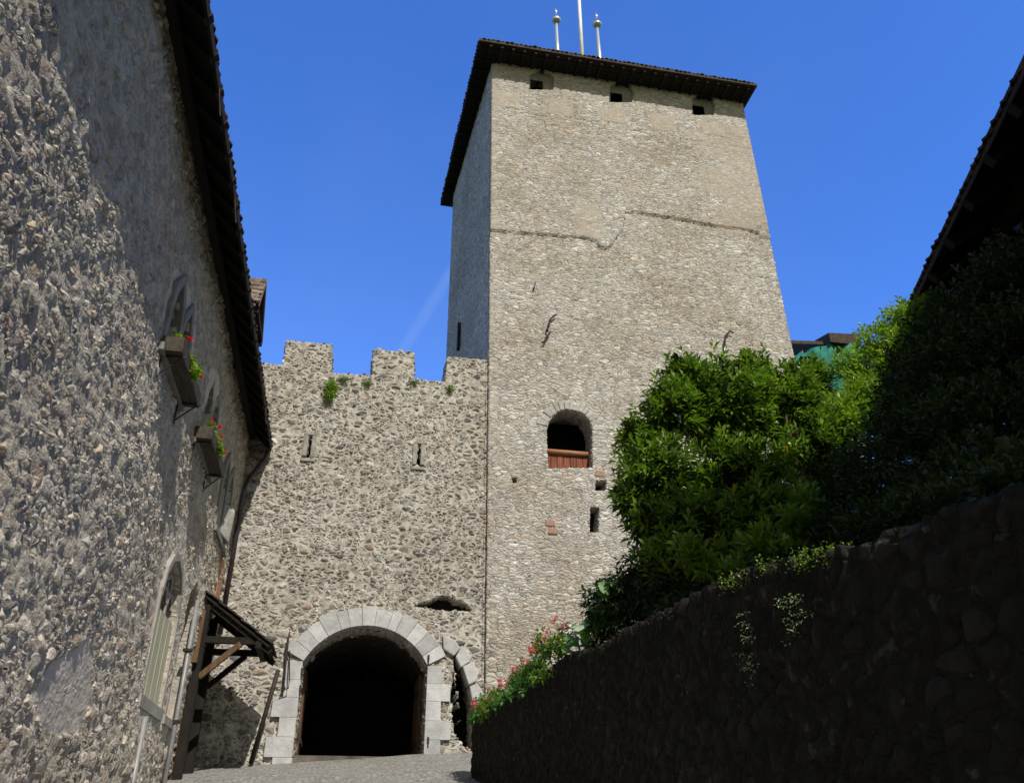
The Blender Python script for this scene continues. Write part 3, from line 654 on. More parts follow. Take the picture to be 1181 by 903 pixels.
mb = MB(); mb.box(-12, XL-.5, -2, -1.8, -2.5, 11.3); mb.box(-12, XL-.45, 20.8, 21, -2.5, 11.3); mb.box(-12, -11.8, -2, 21, -2.5, 11.3); mb.box(-12, XL-.55, -1.8, 20.8, 10.9, 11.0); mb.build('rear_walls', M['darkstone'], lb)
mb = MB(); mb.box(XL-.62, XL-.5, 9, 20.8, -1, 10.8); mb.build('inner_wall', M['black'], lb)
def lwin(name, y0, z0, z1):
    mb = MB(); x0, x1 = XL-.18, XL+.035
    # moulded frame: jambs, mullion, sill and a pointed head on each light
    for a in (y0+.02, y0+.81, y0+1.66): mb.box(x0, x1, a, a+.16 if a != y0+.81 else a+.22, z0-.02, z1-.62)
    for k in (0, 1):
        a = y0+.18+k*.86; b = a+.62; m_ = (a+b)/2; P = [(a, z1-.65), (a+.1, z1-.32), (m_, z1), (b-.1, z1-.32), (b, z1-.65)]
        Q = [(a-.14, z1-.65), (a-.06, z1-.22), (m_, z1+.2), (b+.06, z1-.22), (b+.14, z1-.65)]
        for i in range(4): mb.prism([P[i], P[i+1], Q[i+1], Q[i]], sXL, -.035+.002*k, .18)
    mb.box(x0, x1+.06, y0-.1, y0+1.94, z0-.16, z0-.025)
    f = mb.build('window', M['greystone'], lb, bevel=.015)
    mb = MB(); mb.box(XL-.34, XL-.32, y0+.1, y0+1.75, z0, z1); g = mb.build('pane', M['glass'], f)
    mb = MB()
    for k in (0, 1):
        a = y0+.18+k*.86
        for t in (.2, .42): mb.tube([(XL-.28, a+t, z0), (XL-.28, a+t, z1-.3)], .01, 5)
        for zz in np.arange(z0+.25, z1-.4, .28): mb.tube([(XL-.28, a, zz), (XL-.28, a+.62, zz)], .008, 5)
    mb.build('lead_bars', M['iron'], f)
gm, gnt, go, gb = new_mat('dark_glass'); gb.inputs['Base Color'].default_value = (.03,.04,.05,1); gb.inputs['Roughness'].default_value = .12; gb.inputs['Specular IOR Level'].default_value = .6; M['glass'] = gm
for u in UP: lwin('window', *u)
# traceried lower window with yellowish panel
mb = MB()
n = len(w1)
outer = [(15.28+(p[0]-15.28)*1.09, p[1]+(.12 if p[1] > 5.0 else 0)) for p in w1]
for i in range(1, n-1):
    j = i+1
    mb.prism([w1[i], w1[j], outer[j], outer[i]][::-1], sXL, -.03, .2)
mb.prism([w1[0], w1[-1], outer[-1], outer[0]], sXL, -.02, .2)
mb.box(XL-.2, XL+.045, 14.3, 16.25, 3.36, 3.545)
f = mb.build('window', M['plaster'], lb, label='arched ground-floor window with stone tracery over a yellowish panel')
mb = MB(); mb.box(XL-.08, XL-.04, 14.44, 16.1, 3.55, 4.95)
for t in (.42, .84, 1.26): mb.box(XL-.04, XL-.034, 14.44+t, 14.455+t, 3.55, 4.95)
mb.build('panel', M['panel'], f)
mb = MB()
for a in (14.98, 15.52): mb.bar((XL-.12, a, 4.95), (XL-.12, a, 5.3), .05, .07)
for cy in (14.73, 15.25, 15.79):
    P = arc(cy, 5.22, .22, 0, 180, 8); mb.tube([(XL-.12, y, z) for y, z in P], .03, 6)
for cy, cz, r_ in ((14.98, 5.55, .17), (15.52, 5.55, .17), (15.25, 5.72, .13)):
    P = arc(cy, cz, r_, 0, 360, 14); mb.tube([(XL-.12, y, z) for y, z in P], .028, 6)
mb.bar((XL-.11, 14.4, 4.97), (XL-.11, 16.15, 4.97), .09, .06); mb.build('tracery', M['plaster'], f)
mb = MB(); mb.box(XL-.4, XL-.38, 14.2, 16.3, 4.6, 6.1); mb.build('pane', M['glass'], f)
# second, plainer arch beside it
mb = MB(); o2 = [(17.25+(p[0]-17.25)*1.22, p[1]+(.1 if p[1] > 5.4 else 0)) for p in w2]
for i in range(1, len(w2)-1): mb.prism([w2[i], w2[i+1], o2[i+1], o2[i]][::-1], sXL, -.015, .2)
mb.prism([w2[0], w2[-1], o2[-1], o2[0]], sXL, -.015, .2); mb.box(XL-.2, XL+.04, 16.55, 17.95, 3.36, 3.5)
f = mb.build('window', M['plaster'], lb); mb = MB(); mb.box(XL-.3, XL-.28, 16.6, 17.9, 3.5, 6.15); mb.build('pane', M['glass'], f)
# pale standpipes down the wall
for px, py, zb in ((168,826, .8), (228,692, 1.2)):
    p = onX(px, py, XL+.08); mb = MB(); mb.tube([(XL+.08, p.y, zb), (XL+.08, p.y, p.z)], .042, 10); ob = mb.build('downpipe', M['galv'], lb, True)
    for dz in (1.0, 2.3):
        mb = MB(); mb.box(XL-.02, XL+.15, p.y-.07, p.y+.07, p.z-dz, p.z-dz+.05); mb.build('pipe_clip', M['iron'], ob)
# dark drainpipe in the corner
mb = MB(); xd = -2.93
mb.tube([(EX-.02, 20.8, 10.6), (EX-.08, 20.82, 10.35), (-2.85, 20.82, 9.8), (xd, 20.82, 9.4), (xd, 20.82, 5.8)], .055, 10); mb.build('downpipe', M['copper'], lb, True, label='dark copper downpipe in the corner by the curtain wall')
mb = MB(); mb.box(XL-.02, XL+.03, 19.9, 20.55, 5.9, 7.4); mb.build('paint_strip', M['ochre'], lb)
mb = MB(); p = onX(257, 600, XL); mb.hexa([(XL, p.y-.3, p.z-.35), (XL+.22, p.y, p.z-.55), (XL+.1, p.y+.25, p.z-.5), (XL, p.y+.25, p.z-.5), (XL, p.y-.3, p.z+.3), (XL+.26, p.y-.1, p.z+.15), (XL+.2, p.y+.2, p.z+.35), (XL, p.y+.25, p.z+.5)])
mb.build('corbel_stone', M['ashlar2'], lb, bevel=.03)
# roof with rafters, boards and tiles
mb = MB(); RS = 1.0; rx, rz_ = -7.4, EZ+ (EX+7.4)*1.05
V = [(EX, -3.0, EZ), (EX, 20.95, EZ), (rx, 20.95, rz_), (rx, -3.0, rz_), (-12.5, -3.0, EZ), (-12.5, 20.95, EZ)]
V += [(x, y, z+.16) for x, y, z in V]
mb.add(V, [(0,1,2,3), (3,2,5,4), (9,8,7,6), (10,11,8,9), (0,6,7,1), (4,5,11,10), (0,3,9,6), (3,4,10,9), (1,7,8,2), (2,8,11,5)])
lroof = mb.build('roof', M['tile'], lb)
mb = MB(); mb.hexa([(EX+.005,-3,EZ-.03), (EX+.005,20.94,EZ-.03), (XL-1,20.94,EZ-.03+1.6*1.05), (XL-1,-3,EZ-.03+1.6*1.05), (EX+.005,-3,EZ-.004), (EX+.005,20.94,EZ-.004), (XL-1,20.94,EZ-.004+1.6*1.05), (XL-1,-3,EZ-.004+1.6*1.05)]); mb.build('soffit', M['darkwood'], lroof)
mb = MB(); sl = 1.05
for k in range(10): eave_tiles(mb, (EX-.26*k, -3, EZ+.03+.26*sl*k), (EX-.26*k, 20.9, EZ+.03+.26*sl*k), (-1, 0, 0), step=.19, lift=.30, depth=.32)
mb.build('roof_tiles', M['tile'], lroof)
mb = MB()
for i in range(40):
    y = -2.7+i*.6; mb.bar((EX+.04, y, EZ-.08), (XL-.7, y, EZ-.08+(.6+.64)*1.05), .11, .14)
mb.bar((EX+.02, -3, EZ-.02), (EX+.02, 20.9, EZ-.02), .04, .16); mb.bar((XL+.12, -3, EZ+.28), (XL+.12, 20.9, EZ+.28), .14, .16)
mb.build('rafters', M['darkwood'], lroof)
# snow hooks curling out beyond the eave
for px, py in ((254,134), (272,257), (307,489)):
    p = onX(px, py, EX+.13); mb = MB()
    mb.tube([(EX-.2, p.y, EZ+.12), (EX, p.y, EZ+.13), p, p+Vector((.05,.01,.035)), p+Vector((.09,.03,-.02)), p+Vector((.085,.03,-.06))], [.012, .011, .010, .009, .007, .004], 5)
    mb.tube([p+Vector((.02,.0,.02)), p+Vector((.0,.05,.07)), p+Vector((-.03,.08,.05))], [.008, .007, .003], 5)
    mb.build('eave_hook', M['iron'], lroof)
# dormer
dX = -2.55
pk = onX(308, 325, dX); nr = onX(300, 353, dX); fr = onX(303, 392, dX)
yn, yf, ym = nr.y-.1, fr.y+.05, pk.y; zn = nr.z; zf = fr.z; ym = (pk.y)
back = dX-2.6
mb = MB(); th = .08
A = [(dX, yn, zn), (dX, ym, pk.z), (dX, yf, zf)]
V = [(dX, y, z) for _, y, z in A] + [(back, y, z) for _, y, z in A]; V += [(x, y, z-th) for x, y, z in V]
mb.add(V, [(0,1,4,3), (1,2,5,4), (9,10,7,6), (10,11,8,7), (0,6,7,1), (1,7,8,2), (3,4,10,9), (4,5,11,10), (0,3,9,6), (2,8,11,5)])
dr = mb.build('dormer', M['shingle'], lroof)
mb = MB(); nl = Vector((0, yn, zn)); dl = (Vector((0, ym, pk.z))-nl); m_ = 6
for k in range(m_):
    p0 = nl+dl*(k/m_); 
    for i in range(20):
        x1 = dX-.13*i; j = random.uniform(0, .02)
        a = Vector((x1, p0.y-.03-j, p0.z+.015+.012)); b = a+dl*(1.15/m_); dn = Vector((-.125, 0, 0)); t = Vector((0, -.012, .02))
        mb.hexa([a, a+dn, b+dn, b, a+t, a+dn+t, b+dn+t*.2, b+t*.2])
mb.build('dormer_shingles', M['shingle'], dr)
mb = MB(); mb.add([(dX-.45, yn+.15, EZ+.2), (dX-.45, yf-.1, EZ+.2), (dX-.45, yf-.1, zf-.05), (dX-.45, ym, pk.z-.1), (dX-.45, yn+.15, zn-.05), (dX-2, yn+.15, EZ+.4), (dX-2, yn+.15, zn-.05), (dX-2, yf-.1, EZ+.4), (dX-2, yf-.1, zf-.05)], [(0,1,2,3,4), (5,0,4,6), (1,7,8,2)])
mb.bar((dX-.04, yn-.02, zn-.08), (dX-.04, ym, pk.z-.08), .06, .16); mb.bar((dX-.04, ym, pk.z-.08), (dX-.04, yf, zf-.08), .06, .16); mb.bar((dX, yn+.1, zn-.15), (dX-1.5, yn+.1, zn-.15), .1, .12); mb.bar((dX, yf-.08, zf-.12), (dX-1.5, yf-.08, zf-.12), .1, .12)
mb.bar((dX-.05, yn+.1, zn-.16), (dX-.05, yf-.1, zn-.16), .09, .12)
mb.build('dormer_frame', M['darkwood'], dr)

# flower boxes on brackets
def scatter_leaves(n, posf, size, var_lo=0, tilt=(.5, 1.3)):
    pass
def leaves(P, A, L_, W_, droop=.25, fold=.18):
    """P base points, A unit directions, L_ lengths, W_ widths -> verts (n*5), faces"""
    n = len(P); up = np.tile(np.array([0, 0, 1.]), (n, 1)) + rng.normal(0, .35, (n, 3))
    sx = np.cross(A, up); sx /= np.linalg.norm(sx, axis=1, keepdims=True)+1e-9; nn = np.cross(sx, A)
    L_ = L_[:, None]; W_ = W_[:, None]
    B_ = P; Tp = P+A*L_-np.array([0, 0, 1.])*L_*droop; Mid = P+A*L_*.5-nn*W_*fold
    Lf = P+A*L_*.52+sx*W_*.5; Rt = P+A*L_*.52-sx*W_*.5
    V = np.stack([B_, Rt, Tp, Lf, Mid], 1).reshape(-1, 3); i = np.arange(n)*5
    F = np.concatenate([np.stack([i, i+1, i+2, i+4], 1), np.stack([i, i+4, i+2, i+3], 1)])
    return V, F
def rosettes(C, AX, k, Ls, ratio, spread=(.9, 1.35), droop=.2):
    n = len(C); AX = AX/(np.linalg.norm(AX, axis=1, keepdims=True)+1e-9)
    ref = np.tile(np.array([.3, .2, 1.]), (n, 1)); e1 = np.cross(AX, ref); e1 /= np.linalg.norm(e1, axis=1, keepdims=True)+1e-9; e2 = np.cross(AX, e1)
    ph0 = rng.uniform(0, 6.28, n); P = []; D = []; Lh = []
    for j in range(k):
        ph = ph0+j*2.4; t = rng.uniform(*spread, n)*(.45+.6*j/k)
        d = AX*np.cos(t)[:, None]+(e1*np.cos(ph)[:, None]+e2*np.sin(ph)[:, None])*np.sin(t)[:, None]
        P.append(C-AX*(.02*j)); D.append(d); Lh.append(Ls*rng.uniform(.7, 1.15, n))
    P = np.concatenate(P); D = np.concatenate(D); Lh = np.concatenate(Lh)
    var = np.tile(np.clip(rng.normal(.5, .22, n), 0, 1), k)*.7+rng.uniform(0, .3, n*k)
    V, F = leaves(P, D, Lh, Lh*ratio, droop)
    return V, F, np.repeat(var, 5)
def blob_points(lobes, dens, shell=.28, flat=1.):
    P = []; Nn = []
    for c, r_ in lobes:
        c = np.array(c); r_ = np.array(r_ if hasattr(r_, '__len__') else (r_, r_, r_))
        n = int(dens*4*math.pi*(r_.mean()**2)); d = rng.normal(0, 1, (n, 3)); d /= np.linalg.norm(d, axis=1, keepdims=True)
        rad = 1-np.abs(rng.normal(0, shell, n)); rad = np.clip(rad, .15, 1.12)
        bump = 1+.16*np.sin(d[:, 0]*7+c[0]*3)*np.sin(d[:, 1]*6+c[1])*1.2+.08*np.sin(d[:, 2]*9+c[2])
        p = c+d*r_*(rad*bump)[:, None]; P.append(p); Nn.append(d/r_*r_.mean())
    return np.concatenate(P), np.concatenate(Nn)
def foliage(name, lobes, dens, k, Ls, ratio, mat, parent, upb=.5, shell=.28, droop=.2, label=None, spread=(.9, 1.35)):
    P, Nn = blob_points(lobes, dens, shell); Nn = Nn+np.array([0, 0, upb])+rng.normal(0, .3, Nn.shape)
    V, F, var = rosettes(P, Nn, k, np.full(len(P), Ls), ratio, spread, droop)
    return mesh_obj(name, V, F, mat, parent, False, {'var': var}, label)
def blooms(name, pts, rad, mat, parent, k=14):
    for p in pts:
        P = []; Ax = []
        for _ in range(k):
            d = Vector((random.gauss(0,1), random.gauss(0,1), random.gauss(.4,1))).normalized(); P.append(Vector(p)+d*rad*random.uniform(.3, 1)); Ax.append(d)
        V, F, var = rosettes(np.array(P), np.array(Ax), 4, np.full(len(P), rad*.6), .8, (1., 1.5), 0)
        mesh_obj('flower_head', V, F, mat, parent, False, {'var': var})

def flower_box(y0, y1, z, label, glabel, gpos, n_bloom, dens):
    fb = empty('window_box', (XL, (y0+y1)/2, z), label, 'window box', 'planter boxes on the left wall')
    mb = MB(); x0, x1 = XL+.03, XL+.335; h = .24
    mb.box(x0, x1, y0, y1, z, z+.03); mb.box(x1-.028, x1, y0, y1, z+.031, z+h); mb.box(x0, x0+.028, y0, y1, z+.031, z+h)
    mb.box(x0+.029, x1-.029, y0, y0+.028, z+.031, z+h); mb.box(x0+.029, x1-.029, y1-.028, y1, z+.031, z+h); mb.build('trough', M['board'], fb, bevel=.004)
    mb = MB(); mb.box(x0+.03, x1-.03, y0+.03, y1-.03, z+.031, z+h-.05); mb.build('soil', M['soil'], fb)
    for y in (y0+.15, y1-.15):
        mb = MB(); mb.bar((XL, y, z-.015), (x1+.05, y, z-.015), .035, .025); mb.tube([(XL+.02, y, z-.34), (x1, y, z-.02)], .012, 6); mb.bar((XL+.03, y, z-.38), (XL+.03, y, z), .035, .02, Vector((1,0,0))); mb.build('bracket', M['iron'], fb)
    g = empty('geranium', (XL+.2, gpos, z+.2), glabel, 'geranium', 'geraniums in the wall planters')
    lob = [((XL+.22, gpos-.5+i*.33, z+.3+random.uniform(-.03, .06)), (.14, .2, .14)) for i in range(4)] + [((XL+.36, gpos+.1, z+.18), (.08, .3, .16))]
    foliage('foliage', lob, dens, 6, .075, .85, M['leaf2'], g, droop=.1)
    pts = [(XL+.2+random.uniform(0, .16), gpos-.55+1.1*i/n_bloom+random.uniform(-.05, .05), z+.42+random.uniform(-.06, .1)) for i in range(n_bloom)] + [(XL+.42, gpos+.3, z+.2)]
    blooms('flower_heads', pts, .055, M['red'], g)
flower_box(11.02, 12.86, 7.82, 'brown wooden planter box under the nearer, higher-left pointed window', 'sparse geranium with one red cluster in the nearer wall planter', 11.8, 2, 55)
flower_box(14.35, 16.25, 7.95, 'brown wooden planter box under the farther pointed window, close to the drainpipe', 'geranium with several red clusters in the farther wall planter', 15.1, 6, 45)

# ================================================================== DOOR CANOPY
cp = empty('door_canopy', (XL+.5, 19.2, 2.7), 'dark timber lean-to canopy with tiled roof over the door in the left corner', 'canopy')
hx, hz = XL+.02, 6.08; exx, exz = -1.55, 5.05; y0c, y1c = 18.3, 19.95
mb = MB(); mb.hexa([(hx,y0c,hz), (exx,y0c,exz), (exx,y1c,exz), (hx,y1c,hz), (hx,y0c,hz+.06), (exx,y0c,exz+.06), (exx,y1c,exz+.06), (hx,y1c,hz+.06)])
cr = mb.build('roof', M['darkwood'], cp)
mb = MB(); L0 = Vector((exx, 0, exz+.06)); dL = Vector((hx-exx, 0, hz-exz)); nrow = 9; dLr = dL/nrow; up_ = Vector((.5, 0, .86))
for r_ in range(nrow):
    for i in range(9):
        y = y0c-.05+i*(y1c-y0c+.1)/9; a = L0+dLr*r_+Vector((.03, y, random.uniform(0, .02)))+up_*.03; wv = Vector((0, (y1c-y0c+.1)/9-.012, 0)); b = a+dLr*1.15-up_*.015
        t = up_*.03; mb.hexa([b, b+wv, a+wv, a, b+t, b+wv+t, a+wv+t, a+t])
mb.build('canopy_tiles', M['tile'], cr)
for y in (18.42, 19.75):
    lab = None
    mb = MB(); mb.bar((XL+.12, y, gz(XL, y)-.1), (XL+.12, y, 5.9), .17, .17, Vector((0,1,0))); mb.build('post', M['darkwood'], cp)
    mb = MB(); mb.bar((XL+.1, y+.02, 5.2), (-1.72, y+.02, 5.2), .13, .13); mb.build('tie_beam', M['darkwood'], cp)
    mb = MB(); mb.bar((XL+.2, y-.0, 4.45), (-2.15, y-.0, 5.14), .11, .11); mb.build('brace', M['wood'] if y < 19 else M['darkwood'], cp)  # near brace lighter, far one dark: sun and shade put into the wood colour
    mb = MB(); mb.bar((hx+.1, y, hz-.12), (exx+.03, y, exz-.06), .10, .12); mb.build('rafter', M['darkwood'], cp)
mb = MB(); mb.bar((XL+.08, y0c-.06, 4.7), (XL+.08, y0c-.06, 5.75), .13, .08, Vector((0,1,0))); mb.build('sunlit_post_strip', M['wood'], cp)  # lighter wood strip puts the sunlight on the post top into the colour
mb = MB(); mb.bar((-1.78, y0c+.02, 5.12), (-1.78, y1c-.02, 5.12), .12, .14); mb.build('eave_beam', M['darkwood'], cp)
mb = MB()
for i in range(7): mb.bar((hx+.25+i*.2, y0c+.02, hz-.2-i*.135), (hx+.25+i*.2, y1c-.02, hz-.2-i*.135), .03, .03)
mb.build('battens', M['darkwood'], cp)
pp = empty('prop_pole', (-1.95, 20.3, 2.9), 'long thin grey pole leaning from the canopy edge down to the ground', 'pole')
mb = MB(); a = onY(321, 772, 20.05); b = onY(289, 880, 20.5); mb.tube([b, a], .05, 10); mb.build('shaft', M['galv'] if False else M['iron'], pp, True)
dd = empty('wooden_door', (XL-.2, 19.25, 2.5), 'dark plank door set in the left wall under the canopy', 'door')
mb = MB()
for i in range(8): mb.box(XL-.22, XL-.16-.006*(i % 2), 18.56+i*.174, 18.56+i*.174+.168, 2.3, 5.12)
mb.build('planks', M['darkwood'], dd)
mb = MB(); mb.tube([(XL-.12, 19.75, 3.7), (XL-.06, 19.75, 3.65), (XL-.12, 19.75, 3.6)], .015, 6); mb.build('handle', M['iron'], dd)
mb = MB(); mb.box(XL-.16, XL-.13, 18.6, 19.6, 3.1, 3.18); mb.box(XL-.16, XL-.13, 18.6, 19.6, 4.6, 4.68); mb.build('hinge_straps', M['iron'], dd)
mb = MB(); mb.box(XL-.05, XL+.03, 18.42, 18.56, 2.3, 5.2); mb.box(XL-.05, XL+.03, 19.96, 20.1, 2.3, 5.2); mb.box(XL-.05, XL+.03, 18.42, 20.1, 5.2, 5.33); mb.build('frame', M['wood'], dd)

# ================================================================== GARDEN (RETAINING) WALL, TERRACE
tops = [(-3, 2.55), (2.41, 2.72), (3.6, 2.88), (4.53, 3.03), (5.6, 3.12), (7.55, 3.20), (9.16, 3.33), (12.5, 3.42), (15.8, 3.50)]
ty = np.array([t[0] for t in tops]); tz = np.array([t[1] for t in tops])
def topz(y): return float(np.interp(y, ty, tz))
gw = empty('garden_wall', (XR+.25, 6.5, .5), 'dark damp mossy retaining wall along the right side, below the shrubs', 'retaining wall')
op = [(-3, -2.5), (15.8, -2.5)] + [(y, topz(y)+.02*math.sin(y*3)) for y in np.arange(15.8, -3.01, -.4)]
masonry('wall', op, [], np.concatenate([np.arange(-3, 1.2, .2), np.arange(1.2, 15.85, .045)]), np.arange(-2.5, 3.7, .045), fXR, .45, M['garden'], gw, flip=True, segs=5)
P = []; A_ = []
for y in np.arange(3.5, 4.9, .005):
    n_ = noise.noise(Vector((y*3, 0, 0)))
    if n_ > -.05: P.append((XR-.08+random.uniform(0, .2), y, topz(y)+.02+random.uniform(-.05, .02))); A_.append((random.gauss(-.3, .5), random.gauss(0, .5), 1))
V, F, var = rosettes(np.array(P), np.array(A_), 5, np.full(len(P), .024), .5, (1., 1.5), .2)
mesh_obj('moss', V, F, M['leaf2'], gw, False, {'var': var*.6})
mb = MB(); ysx = [-3, 2, 5, 9, 12, 15.75]
for a, b in zip(ysx[:-1], ysx[1:]): mb.hexa([(XR+.4, a, -2), (14, a, -2), (14, b, -2), (XR+.4, b, -2), (XR+.4, a, topz(a)-.12), (14, a, topz(a)+1.2), (14, b, topz(b)+.6), (XR+.4, b, topz(b)-.12)])
tag(mb.build('terrace', M['soil']), kind='structure')

# ================================================================== SHRUBS
def stems(root, base, tops_, rad=.04):
    for t in tops_:
        base_, t_ = Vector(base), Vector(t); m_ = base_.lerp(t_, .5)+Vector((random.uniform(-.2, .2), random.uniform(-.2, .2), .1))
        mb = MB(); mb.tube([base_+Vector((random.uniform(-.1, .1), random.uniform(-.1, .1), 0)), m_, t_], [rad, rad*.7, rad*.25], 7); mb.build('branch', M['bark'], root, True)
def PL(lst):    # (px, py, depth Y, radius m)
    return [(tuple(onY(x, y, Y)), r_) for x, y, Y, r_ in lst]
def shrub(name, label, cat, lobes, dens, k, Ls, ratio, mat, base, ntop=5, group=None, **kw):
    root = empty(name, base, label, cat, group)
    foliage('foliage', lobes, dens, k, Ls, ratio, mat, root, **kw)
    if ntop: stems(root, base, [random.choice(lobes)[0] for _ in range(ntop)])
    return root
A1 = PL([(835,470,8.6,.68), (775,475,8.5,.42), (905,470,8.7,.60), (760,545,8.4,.50), (850,555,8.4,.66), (752,600,8.2,.30), (800,620,8.0,.55), (880,610,7.8,.55), (940,520,8.4,.55), (925,600,7.8,.45),
         (775,655,7.9,.40), (850,655,7.0,.30), (735,505,8.6,.28), (930,440,8.9,.38), (790,435,8.8,.32), (865,428,8.9,.30), (728,575,8.4,.24), (940,640,7.2,.34), (900,650,6.9,.28), (975,600,7.2,.4)])
shrub('laurel_bush', 'big glossy sunlit bush with whorled leaves above the garden wall, overlapping the tower', 'bush', A1, 78, 8, .135, .31, M['leaf'], (XR+1.7, 8.5, 3.1), 7, upb=.6)
o_ = bpy.data.objects['laurel_bush']
foliage('shade_core_foliage', [(c, r_*.78) for c, r_ in A1], 95, 6, .15, .42, M['leafd'], o_, shell=.45)  # darker leaf colour inside the crown stands in for its interior shade
foliage('low_sprigs', PL([(795,635,6.7,.15), (815,650,6.6,.10), (880,625,6.3,.17), (905,640,6.1,.12), (915,600,6.4,.13), (848,655,6.4,.13), (925,575,6.8,.12)]), 150, 8, .13, .30, M['leaf'], o_, upb=.7)
mb = MB(); mb.tube([onY(935,610,7.9), onY(925,540,8.1), onY(908,490,8.3), onY(900,440,8.5)], [.03,.024,.018,.008], 7); mb.build('branch', M['bark'], o_, True)
A2 = PL([(985,420,8.4,.30), (1015,395,8.2,.32), (1045,365,8.0,.30), (1000,460,8.2,.38), (1040,430,8.0,.40), (1060,400,7.8,.36), (975,480,8.2,.35), (1030,490,7.6,.42), (1065,350,7.8,.15)])
shrub('laurel_bush', 'yellow-green sunlit bush between the big laurel and the dark hedge, by the green net', 'bush', A2, 120, 8, .10, .34, M['leaf2'], (XR+3.2, 8.2, 3.6), 4, upb=.6)
A3 = PL([(1110,370,5.4,.40), (1160,330,5.2,.45), (1200,330,5.0,.5), (1090,430,5.4,.42), (1140,420,5.0,.5), (1190,420,4.8,.5), (1080,500,5.4,.42), (1130,500,4.8,.5), (1180,500,4.5,.5), (1040,540,5.6,.42), (1100,560,4.8,.4), (1160,560,4.2,.4), (1010,580,6.0,.35), (1075,385,6.0,.3), (1230,400,4.6,.6), (985,560,6.8,.4), (960,615,6.2,.28), (1000,610,5.6,.28), (1050,590,5.2,.3), (1180,560,3.0,.22), (1150,575,3.2,.2), (1110,585,3.6,.22), (1070,595,4.0,.24), (1030,605,4.3,.2), (990,622,4.6,.18), (1050,600,3.9,.2), (1090,595,3.5,.2), (1130,583,3.2,.2), (1160,575,2.9,.2), (1215,560,2.6,.24), (1130,420,6.2,.6), (1180,380,6.0,.7), (1090,470,6.6,.6), (1060,430,6.8,.4), (1150,480,5.8,.6), (1060,520,6.4,.5), (1040,470,6.3,.35)])
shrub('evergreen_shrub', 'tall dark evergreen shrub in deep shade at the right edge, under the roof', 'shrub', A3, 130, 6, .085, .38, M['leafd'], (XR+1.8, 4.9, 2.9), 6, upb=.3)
A4 = PL([(745,655,8.2,.30), (725,678,8.3,.26), (760,685,8.0,.34), (708,700,8.5,.22), (700,700,8.7,.32), (740,720,8.2,.34), (780,700,7.7,.36), (725,690,8.5,.3), (700,745,8.6,.22), (820,690,7.2,.26), (860,675,6.4,.2), (900,655,5.8,.18), (780,715,7.2,.24), (745,745,7.6,.2), (800,712,6.6,.2), (840,695,6.0,.18), (720,752,8.0,.18), (780,725,6.8,.15), (690,757,8.6,.15), (815,708,6.2,.15), (760,738,7.2,.16), (865,682,5.4,.13)])
shrub('trailing_shrub', 'dark trailing shrub spilling over the garden wall below the big laurel', 'shrub', A4, 110, 6, .10, .36, M['leafd'], (XR+.4, 8.2, 3.2), 3, upb=-.3)
# broad-leaved plant
bl = empty('broad_leaved_plant', (XR+.2, 9.2, 3.3), 'broad-leaved plant with big green and pale leaves on the garden wall, beside the pink flowers', 'plant')
def big_leaf(c, nrm, r_, mat, nm='leaf'):
    c = Vector(c); nrm = Vector(nrm).normalized(); x = nrm.cross(Vector((0,0,1))).normalized(); y = x.cross(nrm); n = 14; V = [c+nrm*(-.1*r_)]; F = []
    for ring, q in ((1, .55), (2, 1.)):
        for i in range(n):
            t = 2*math.pi*i/n; w_ = q*r_*(1-.28*abs(math.sin(t/2+math.pi/2))**6 if False else q*0+1)*(1+.05*math.sin(5*t)); sh = 1.15 if math.sin(t) < 0 else .95
            V.append(c+x*math.cos(t)*w_*.85+y*math.sin(t)*w_*sh+nrm*(.08*r_*math.sin(4*t)*q-.18*r_*q*q))
    for i in range(n): j = (i+1) % n; F += [(0, 1+i, 1+j), (1+i, 1+n+i, 1+n+j, 1+j)]
    o = mesh_obj(nm, V, F, mat, bl, True, {'var': np.full(len(V), random.uniform(.4, .9))}); return o
for k in range(34):
    t = k/33; px = 708+(664-708)*t+random.uniform(-9, 11); py = 672+(744-672)*t+random.uniform(-8, 8)
    p = onY(px, py, 8.35+.75*t+random.uniform(-.15, .15))
    big_leaf(p, (random.uniform(-.8, .5), random.uniform(-1, -.2), random.uniform(.2, 1.2)), random.uniform(.065, .115), M['leafw'] if k in (24, 27) else M['leafb'])
mb = MB()
for px, py in ((698,683), (676,712), (662,725), (688,705)): mb.tube([(XR+.25, 9.2, 3.25), tuple(onY(px, py, 9.3))], .012, 5)
mb.build('stalks', M['bark'], bl)
# flowering row along the wall crest
rows = [(15.3, 'foremost-left small pink plant at the low far end of the garden wall', 'pink', .18), (14.2, 'low pink plant at the wall end, second from the gate', 'palepink', .20), (12.9, 'bushy pink plant midway along the flower row', 'pink', .27),
        (11.7, 'pink and green clump on the wall, third from the broad leaves', 'pink', .28), (10.8, 'taller pink clump on the wall, second from the broad leaves', 'pink', .38), (9.95, 'pale pink clump right beside the broad leaves', 'palepink', .42)]
for y, lab, c, h in rows:
    g = empty('geranium', (XR+.15, y, topz(y)), lab, 'geranium', 'flowers along the garden wall')
    lob = [((XR+.12+random.uniform(-.08, .1), y+random.uniform(-.45, .45), topz(y)+random.uniform(.02, h)), random.uniform(.12, .2)) for _ in range(6)] + [((XR-.04, y+t, topz(y)-.05), .11) for t in (-.3, 0, .3)]
    foliage('foliage', lob, 55, 6, .07, .6, M['leafb'] if c == 'pink' else M['leaf'], g, droop=.15)
    blooms('flower_heads', [(XR+.05+random.uniform(-.12, .12), y+random.uniform(-.5, .5), topz(y)+h+random.uniform(-.08, .07)) for _ in range(9)], .05, M[c], g, 10)
